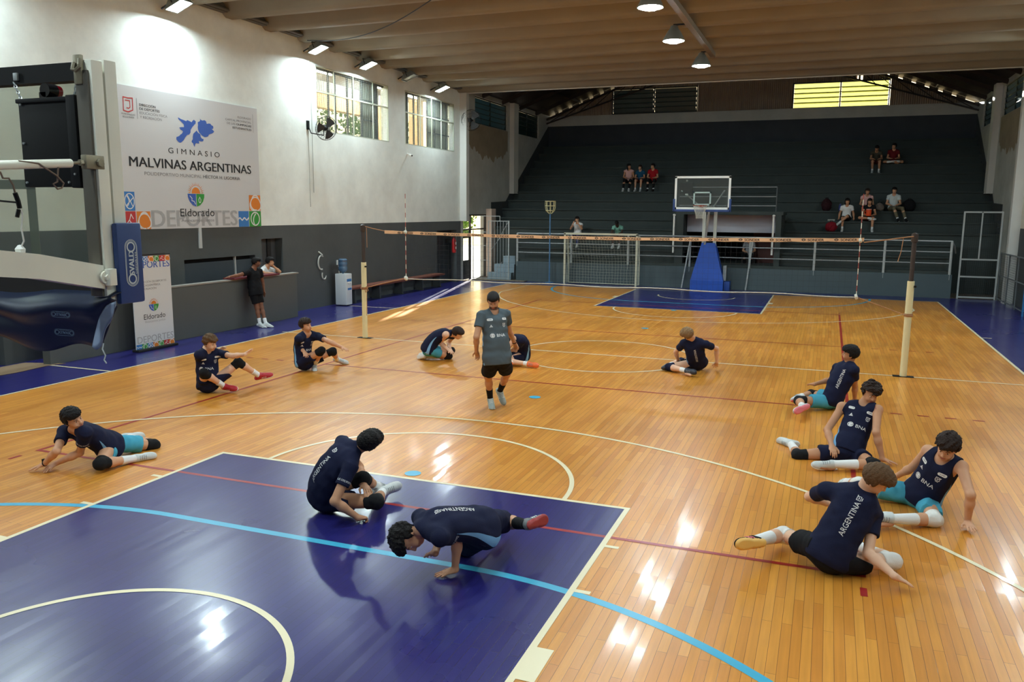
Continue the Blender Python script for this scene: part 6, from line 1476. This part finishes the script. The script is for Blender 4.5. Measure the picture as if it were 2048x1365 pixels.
player('P1', 'player in light blue shorts sprawled on one hip beside the corner of the red lines', (.85, .5, -.12), h=.0065, skin='olive', hair=('black', .018, .006), shorts=AQUA, shortlen=.62, socks=(SOCKW, SOCKW), palm=down, curl={'L': .12, 'R': .05}, slouch=.02, watch='R', prints=FRONT[3:]+[('@patch', .86, -.115, 'front', .032, .075, PRINT), ('LE COQ SPORTIF', 0, 0, 'L', .018, .12, PRINT)], seed=1)
player('P2', 'player in red shoes sitting with both arms stretched forward over his knees', (.8, .45, -.35), h=.008, skin='fair', hair=('light', .020, .009), shorts=NAVYC, shoes=(REDS, REDS), stripes=LACEW, laces=REDS, socklen=.35, palm={'R': (.6, -.4, -.6), 'L': (.6, -.4, -.6)}, prints=FRONT+PATCH, slouch=.07, seed=2)
player('P3', 'player in navy sitting cross-ankled with dark knee pads, left of the cream net post', (.85, .45, -.05), h=.009, skin='olive', hair=('brown', .016, .004), shorts=NAVYC, shoes=(SHOEW, SHOEW), socklen=.4, prints=FRONT+PATCH, slouch=.08, seed=3)
player('P4', 'player in light blue shorts kneeling and folded forward with his head down', (.85, .1, -.55), h=.009, skin='fair', hair=('brown', .012, 0), sleeve=0, shorts=AQUA, shortlen=.5, slouch=.09, seed=4)
player('P5', 'person in a slate grey shirt and black shorts walking across the court, head bowed', (-.05, .85, -.5), h=.007, skin='tan', hair=('black', .010, 0), shirt=GREYC, shorts=BLKC, pads=None, socks=(BLKC, BLKC), socklen=.5, fat=1.12, longhem=.13, shortlen=.74, legw=1.12, watch='L', beard=True, curl={'L': .5, 'R': .5}, stripes=LACEW, laces=LACEW, prints=FRONT+PATCH, slouch=.0, soles=(SOLEW, SOLEW), shoes=(mat('shoe_white_grey', (150, 162, 158), .5),)*2, seed=5)
player('P6', 'player in an orange shoe folded over on the floor, half hidden behind the walking person', (-.5, .1, -.8), h=.010, skin='fair', hair=('brown', .014, 0), shorts=NAVYC, shortlen=.62, pads=(None, None), shoes=(ORS, ORS), soles=(ORS, ORS), socklen=.2, slouch=.09, seed=6)
player('P7', 'fair-haired player seen from behind in navy, leaning on one straight arm by the centre circle', (-.5, -.75, -.35), h=.009, skin='fair', hair=('blond', .022, .005), shorts=BLKC, pads=(NAVYC, NAVYC), shoes=(DKS, DKS), soles=(DKS, DKS), socklen=.3, prints=[('ARGENTINA', .55, 0, 'spine', .04, .28, PRINT)], slouch=.07, seed=7)
player('P8', 'player in light blue shorts seen from behind, leaning back with his shoe soles showing', (-.85, -.35, .0), h=.008, skin='tan', hair=('black', .016, .005), shorts=AQUA, shortlen=.6, shoes=(SHOEW, SHOEW), soles=(PSH, PSH), socklen=.3, prints=[('ARGENTINA', .52, 0, 'spine', .046, .30, PRINT)], slouch=.05, side=None, seed=8)
player('P9', 'curly-haired player in a sleeveless navy top and navy shorts, one leg stretched to his side', (.35, .85, -.35), h=.0065, skin='tan', hair=('brown', .024, .012), sleeve=0, shorts=NAVYC, shortlen=.5, socklen=.62, palm=down, curl={'L': .05, 'R': .5}, prints=FRONT+PATCH, slouch=.03, seed=9)
player('P10', 'curly-haired player in a sleeveless navy top and light blue shorts with a white knee pad', (-.35, .8, -.55), h=.0065, skin='olive', hair=('brown', .024, .012), sleeve=0, shorts=AQUA, shortlen=.6, pads=(PADW, PADW), socklen=.6, palm=down, curl={'L': .08, 'R': .3}, prints=FRONT+PATCH, slouch=.03, seed=10)
player('P11', 'player with ARGENTINA on his back twisting over the red line, white pads on both knees', (.75, .2, -.6), h=.0065, skin='fair', hair=('light', .020, .004), shorts=BLKC, shortlen=.5, pads=(PADW, PADW), socklen=.62, shoes=(BLKC, BLKC), stripes=PSH, soles=(YSOLE, YSOLE), palm=down, curl={'R': .1, 'L': .4}, prints=SPINE+[('LE COQ SPORTIF', 0, 0, 'R', .020, .14, PRINT)], slouch=.04, side=None, seed=11)
player('P12', 'player with ARGENTINA on his back sitting upright on the blue key, fist on the floor', (.75, -.62, .0), h=.0065, skin='tan', hair=('black', .011, .007), shorts=NAVYC, shortlen=.45, pads=(PADB, PADB), socklen=.4, curl={'R': 1.25, 'L': .35}, prints=SPINE+[('LE COQ SPORTIF', 0, 0, 'R', .018, .13, PRINT)], slouch=.12, side=None, seed=12)
player('P13', 'player bent low over the blue key with one palm on the light blue line', (.3, .35, -.88), hup=(-.8, .35, -.25), h=.0065, skin='olive', hair=('black', .022, .010), shorts=NAVYC, shortlen=.8, pads=(PADB, PADB), socks=(BLKC, BLKC), socklen=.5, stripes=LACEW, shoes=(GRS, GRS), soles=(mat('sole_red', (150, 44, 44), .5),)*2, palm=down, curl={'L': .05, 'R': .3}, prints=SPINE+[('LE COQ', 0, 0, 'L', .020, .07, PRINT)], slouch=.05, seed=13)
# ------------------------------------------------------------------ two men at the counter
JB = dict(pel=(-8.74, 14.42, .88), neck=(-8.78, 14.43, 1.41), head=(-8.71, 14.46, 1.565), sR=(-8.78, 14.25, 1.34), sL=(-8.73, 14.60, 1.35), eR=(-8.87, 14.00, 1.285), wR=(-8.93, 13.76, 1.262), hR=(-8.97, 13.60, 1.245),
          eL=(-8.76, 14.73, 1.08), wL=(-8.72, 14.72, .84), hL=(-8.70, 14.70, .68), hipR=(-8.74, 14.33, .86), hipL=(-8.74, 14.51, .86), kR=(-8.68, 14.38, .47), aR=(-8.60, 14.36, .10), tR=(-8.40, 14.39, .045), kL=(-8.64, 14.50, .47), aL=(-8.48, 14.43, .10), tL=(-8.29, 14.54, .045))
person('person in black shirt, shorts and cap leaning against the counter', JB, 1.70, look=(.75, .6, -.1), h=.010, skin='brown', hair=('black', .010, 0), shirt=BLKC, side=None, shorts=BLKC, shortlen=.7, pads=None, socklen=.35, cap_hat=BLKC, beard=True, slouch=.02, fat=1.1, longhem=.12, seed=21)
JW = dict(pel=(-9.47, 15.64, .88), neck=(-9.36, 15.68, 1.355), head=(-9.28, 15.72, 1.49), sR=(-9.37, 15.49, 1.27), sL=(-9.35, 15.86, 1.27), eR=(-9.13, 15.33, 1.225), wR=(-9.06, 15.50, 1.22), hR=(-9.02, 15.66, 1.215), eL=(-9.12, 15.90, 1.23), wL=(-9.20, 15.76, 1.375), hL=(-9.235, 15.71, 1.45),
          hipR=(-9.47, 15.55, .86), hipL=(-9.47, 15.73, .86), kR=(-9.43, 15.53, .46), aR=(-9.48, 15.53, .10), tR=(-9.26, 15.53, .045), kL=(-9.43, 15.75, .46), aL=(-9.48, 15.76, .10), tL=(-9.26, 15.77, .045))
person('person in a white T-shirt resting elbows on the counter, hand at the chin', JW, 1.72, look=(.85, .45, -.1), h=.010, skin='tan', hair=('black', .014, 0), shirt=WHC, side=None, shorts=BLKC, pads=None, curl={'L': 1.2, 'R': .4}, slouch=.03, fat=.92, seed=22)

# ------------------------------------------------------------------ people in the stand
def seated(label, k, x, shirt, skin, hair, legs=None, shorts=BLKC, lean=.0, turn=0.0, H=1.68, arms='lap', cross=None, dx=0, seed=1, hairlong=False, sleeve=.5, lk=(0, -1, -.15), shoes=(SHOEW, SHOEW), z=None, y=None, socks=(SOCKW, SOCKW), feet=True):
    zt = 1.36+.388*k if z is None else z; y0 = 30.1+.7*k if y is None else y; s = H/1.72
    c, sn = math.cos(turn), math.sin(turn)
    def W(a, b, c_): return (x+a*c+b*sn, y0+.20+a*sn-b*c, c_)      # a to the person's left (+x when facing the court), b forward
    p = dict(pel=W(0, 0, zt+.115), neck=W(0, .04+lean*.45, zt+.115+.50*s-lean*.16), head=W(0, .10+lean*.62, zt+.115+.64*s-lean*.26))
    for sd, q in ((-1, 'R'), (1, 'L')):
        p['s'+q] = W(sd*.17*s, .03+lean*.42, zt+.115+.43*s-lean*.15); p['hip'+q] = W(sd*.09*s, .02, zt+.105)
        kz = zt+.10; p['k'+q] = W(sd*.14*s+dx*.5, .43*s, kz+.02); p['a'+q] = W(sd*.13*s+dx, .50*s, zt-.388+.10); p['t'+q] = W(sd*.15*s+dx, .50*s+.20*s, zt-.388+.05)
        if arms == 'lap': p['e'+q] = W(sd*.23*s, .10+lean*.4, zt+.28*s); p['w'+q] = W(sd*.10*s, .28+lean*.2, zt+.23); p['h'+q] = W(sd*.03*s, .42+lean*.1, zt+.23)
        elif arms == 'face': p['e'+q] = W(sd*.24*s, .20, zt+.37*s); p['w'+q] = W(sd*.10*s, .30, zt+.60*s); p['h'+q] = W(sd*.05*s, .26, zt+.74*s)
        elif arms == 'sides': p['e'+q] = W(sd*.25*s, -.04, zt+.30*s); p['w'+q] = W(sd*.27*s, .06, zt+.12); p['h'+q] = W(sd*.28*s, .2, zt+.05)
        elif arms == 'knees': p['e'+q] = W(sd*.22*s, .22+lean*.3, zt+.24); p['w'+q] = W(sd*.12*s, .44, zt+.22); p['h'+q] = W(sd*.06*s, .56, zt+.18)
    if cross == 'R': p['kR'] = W(-.02, .44, zt+.19); p['aR'] = W(.22, .58, zt-.02); p['tR'] = W(.36, .72, zt-.08)
    if cross == 'L': p['kL'] = W(.02, .44, zt+.19); p['aL'] = W(-.25, .55, zt-.06); p['tL'] = W(-.36, .68, zt-.13)
    if cross == 'ankleR': p['kR'] = W(-.32, .34, zt+.14); p['aR'] = W(.05, .42, zt+.12); p['tR'] = W(.22, .46, zt+.14)
    if cross == 'both':
        for sd, q in ((-1, 'R'), (1, 'L')): p['k'+q] = W(sd*.34, .22, zt+.10); p['a'+q] = W(-sd*.06, .32+.05*sd, zt+.09); p['t'+q] = W(-sd*.26, .32+.05*sd, zt+.06)
    return person(label, p, H, look=lk, h=.017, skin=skin, hair=hair, shirt=shirt, side=None, shorts=shorts, pants=legs, shortlen=.75, pads=None, socks=socks, socklen=.25, shoes=shoes, slouch=.05, sleeve=sleeve, seed=seed, detail=False, floorz=zt-.388-.02 if cross != 'both' else zt-.01, hairlong=hairlong, group=None)
JEAN = cloth('jeans', (44, 58, 108)); MINT = cloth('mint', (126, 178, 160)); PINK = cloth('pink', (214, 166, 160)); REDC = cloth('red', (170, 26, 34)); TEALB = cloth('teal_blue', (28, 78, 108)); KHAKI = cloth('khaki', (112, 104, 82)); BROWNC = cloth('red_brown', (92, 48, 40)); OLIVEC = cloth('dull_olive', (74, 70, 58))
seated('person in a white top with both hands raised to the face, behind the railing', 1, -5.60, WHC, 'olive', ('black', .024, 0), legs=JEAN, arms='face', sleeve=.25, seed=31)
seated('person in a mint green T-shirt bowing over the lap behind the railing', 1, -3.85, MINT, 'dark', ('black', .004, 0), shorts=BROWNC, lean=.55, lk=(0, -.75, -.65), arms='knees', seed=32)
seated('long-haired person in a pale top, first of three sitting together high in the stand', 7, -4.50, PINK, 'tan', ('black', .022, 0), legs=BLKC, turn=.25, lk=(.7, -.6, -.1), hairlong=True, sleeve=.1, dx=-.12, seed=33)
seated('person in a dim blue shirt between two others high in the stand', 7, -3.97, TEALB, 'olive', ('brown', .016, 0), shorts=BROWNC, lk=(-.4, -.9, -.1), seed=34, H=1.55)
seated('person in a red shirt and dark trousers sitting beside a person in blue', 7, -3.40, REDC, 'olive', ('black', .016, 0), legs=BLKC, lk=(-.6, -.8, -.1), shoes=(BLKC, BLKC), seed=35)
seated('person in olive leaning towards a neighbour, highest in the stand', 9, 5.72, OLIVEC, 'tan', ('black', .018, 0), shorts=BROWNC, lean=.35, lk=(-.1, -.8, -.5), arms='knees', seed=36)
seated('person in a dull red shirt sitting cross-legged, highest in the stand', 9, 6.38, cloth('dull_red', (104, 22, 28)), 'olive', ('black', .018, 0), shorts=OLIVEC, cross='both', lk=(-.6, -.8, -.1), seed=37)
seated('person in a pale pink top sitting behind a person in black', 4, 5.36, PINK, 'tan', ('brown', .020, 0), shorts=BLKC, arms='lap', sleeve=.3, seed=38)
seated('person in a printed white T-shirt and khaki trousers with crossed feet', 4, 6.30, cloth('pale_tee', (196, 206, 206)), 'olive', ('black', .020, 0), legs=KHAKI, dx=.30, shoes=(BLKC, BLKC), arms='lap', seed=39, H=1.78)
seated('dark-haired person in a white T-shirt with one leg crossed, beside the red bag', 3, 4.66, WHC, 'tan', ('black', .024, 0), shorts=BLKC, cross='L', arms='sides', hairlong=True, seed=40)
seated('person in a black top holding an orange cup, one ankle on the other knee', 3, 5.44, BLKC, 'tan', ('black', .022, 0), shorts=BROWNC, cross='ankleR', arms='lap', hairlong=True, sleeve=.3, seed=41)
seated('person in a pale shirt sitting inside the tunnel opening beside the blue padded base', 0, 1.25, cloth('pale_shirt', (150, 150, 152)), 'olive', ('black', .018, 0), legs=BLKC, z=1.10, y=31.0, arms='lap', seed=42)
b = MB(); b.box((1.0, 31.02, .9), (1.5, 31.45, 1.10)); tag(b.build('crate', mat('dark_crate', (40, 34, 30), .7)), 'dark crate serving as a seat inside the tunnel opening', 'crate')
def bag(name, label, k, x, dy, w, d, hgt, m, seed, cat='bag'):
    zt = 1.36+.388*k; y = 30.1+.7*k+dy; c = A_((x, y, zt+hgt*.48))
    F_ = Field(c-A_((w, d, hgt))*.75, c+A_((w, d, hgt))*.75, .012); F_.put(ell(c, np.eye(3), (w*.54, d*.6, hgt*.56))); F_.put(ell(c+A_((0, -d*.3, -hgt*.15)), np.eye(3), (w*.36, d*.3, hgt*.28)), .03); F_.ripple(.012, 30, seed); F_.cut((0, 0, zt+.002), (0, 0, -1))
    t = thing(name, label, cat, (x, y, zt)); P, Fc = F_.mesh(); mesh_obj('bag_body', P, Fc, m, t)
    b = MB(); top = zt+hgt; b.tube([(x-.05, y, top-.03), (x-.04, y, top+.05), (x+.04, y, top+.05), (x+.05, y, top-.03)], .012, 6); b.build('strap', BLKC, t)
bag('backpack', 'dark maroon backpack standing on a step, farthest to one side of the seated group', 4, 3.92, .25, .36, .24, .46, cloth('maroon', (48, 22, 26)), 51, 'backpack')
bag('backpack', 'round black backpack beside the person in khaki trousers', 4, 6.86, .25, .42, .26, .44, BLKC, 52, 'backpack')
bag('bag', 'beige bag lying between the person in pink and the person in khaki trousers', 4, 5.83, .2, .30, .22, .30, cloth('beige', (120, 108, 98)), 53)
bag('bag', 'red bag on the step at the feet of the seated group', 2, 4.14, .22, .40, .28, .36, cloth('crimson', (120, 20, 32)), 54)
b = MB(); b.lathe([(.04, 0), (.05, .01), (.05, .2), (.025, .25), (.025, .28)], (4.42, 33.0, 1.36+.388*4), 12); tag(b.build('bottle', mat('blue_bottle_plastic', (32, 50, 130), .3)), 'blue bottle on the step beside the maroon backpack', 'bottle')
b = MB(); b.bbox((4.0, 32.36, 1.36+.388*3), (4.26, 32.56, 1.36+.388*3+.07), .01); tag(b.build('lunch_box', mat('pale_box', (150, 150, 140), .5)), 'pale flat box on the step above the red bag', 'box')
t = thing('drinking_cup', 'bright orange cup with a pale lid in front of the person in black', 'cup', (5.42, 32.05, 2.70))
b = MB(); b.lathe([(.07, 0), (.085, .02), (.095, .22), (.095, .24)], (5.42, 32.03, 2.73), 16); b.tube([(5.33, 32.03, 2.93), (5.28, 32.03, 2.90), (5.28, 32.03, 2.82), (5.34, 32.03, 2.79)], .012, 6); b.build('cup_body', mat('orange_plastic', (236, 84, 40), .4), t)
b = MB(); b.lathe([(.0, 0), (.098, 0), (.098, .025), (0, .03)], (5.42, 32.03, 2.97), 16); b.build('lid', mat('pale_lid', (230, 170, 150), .4), t)
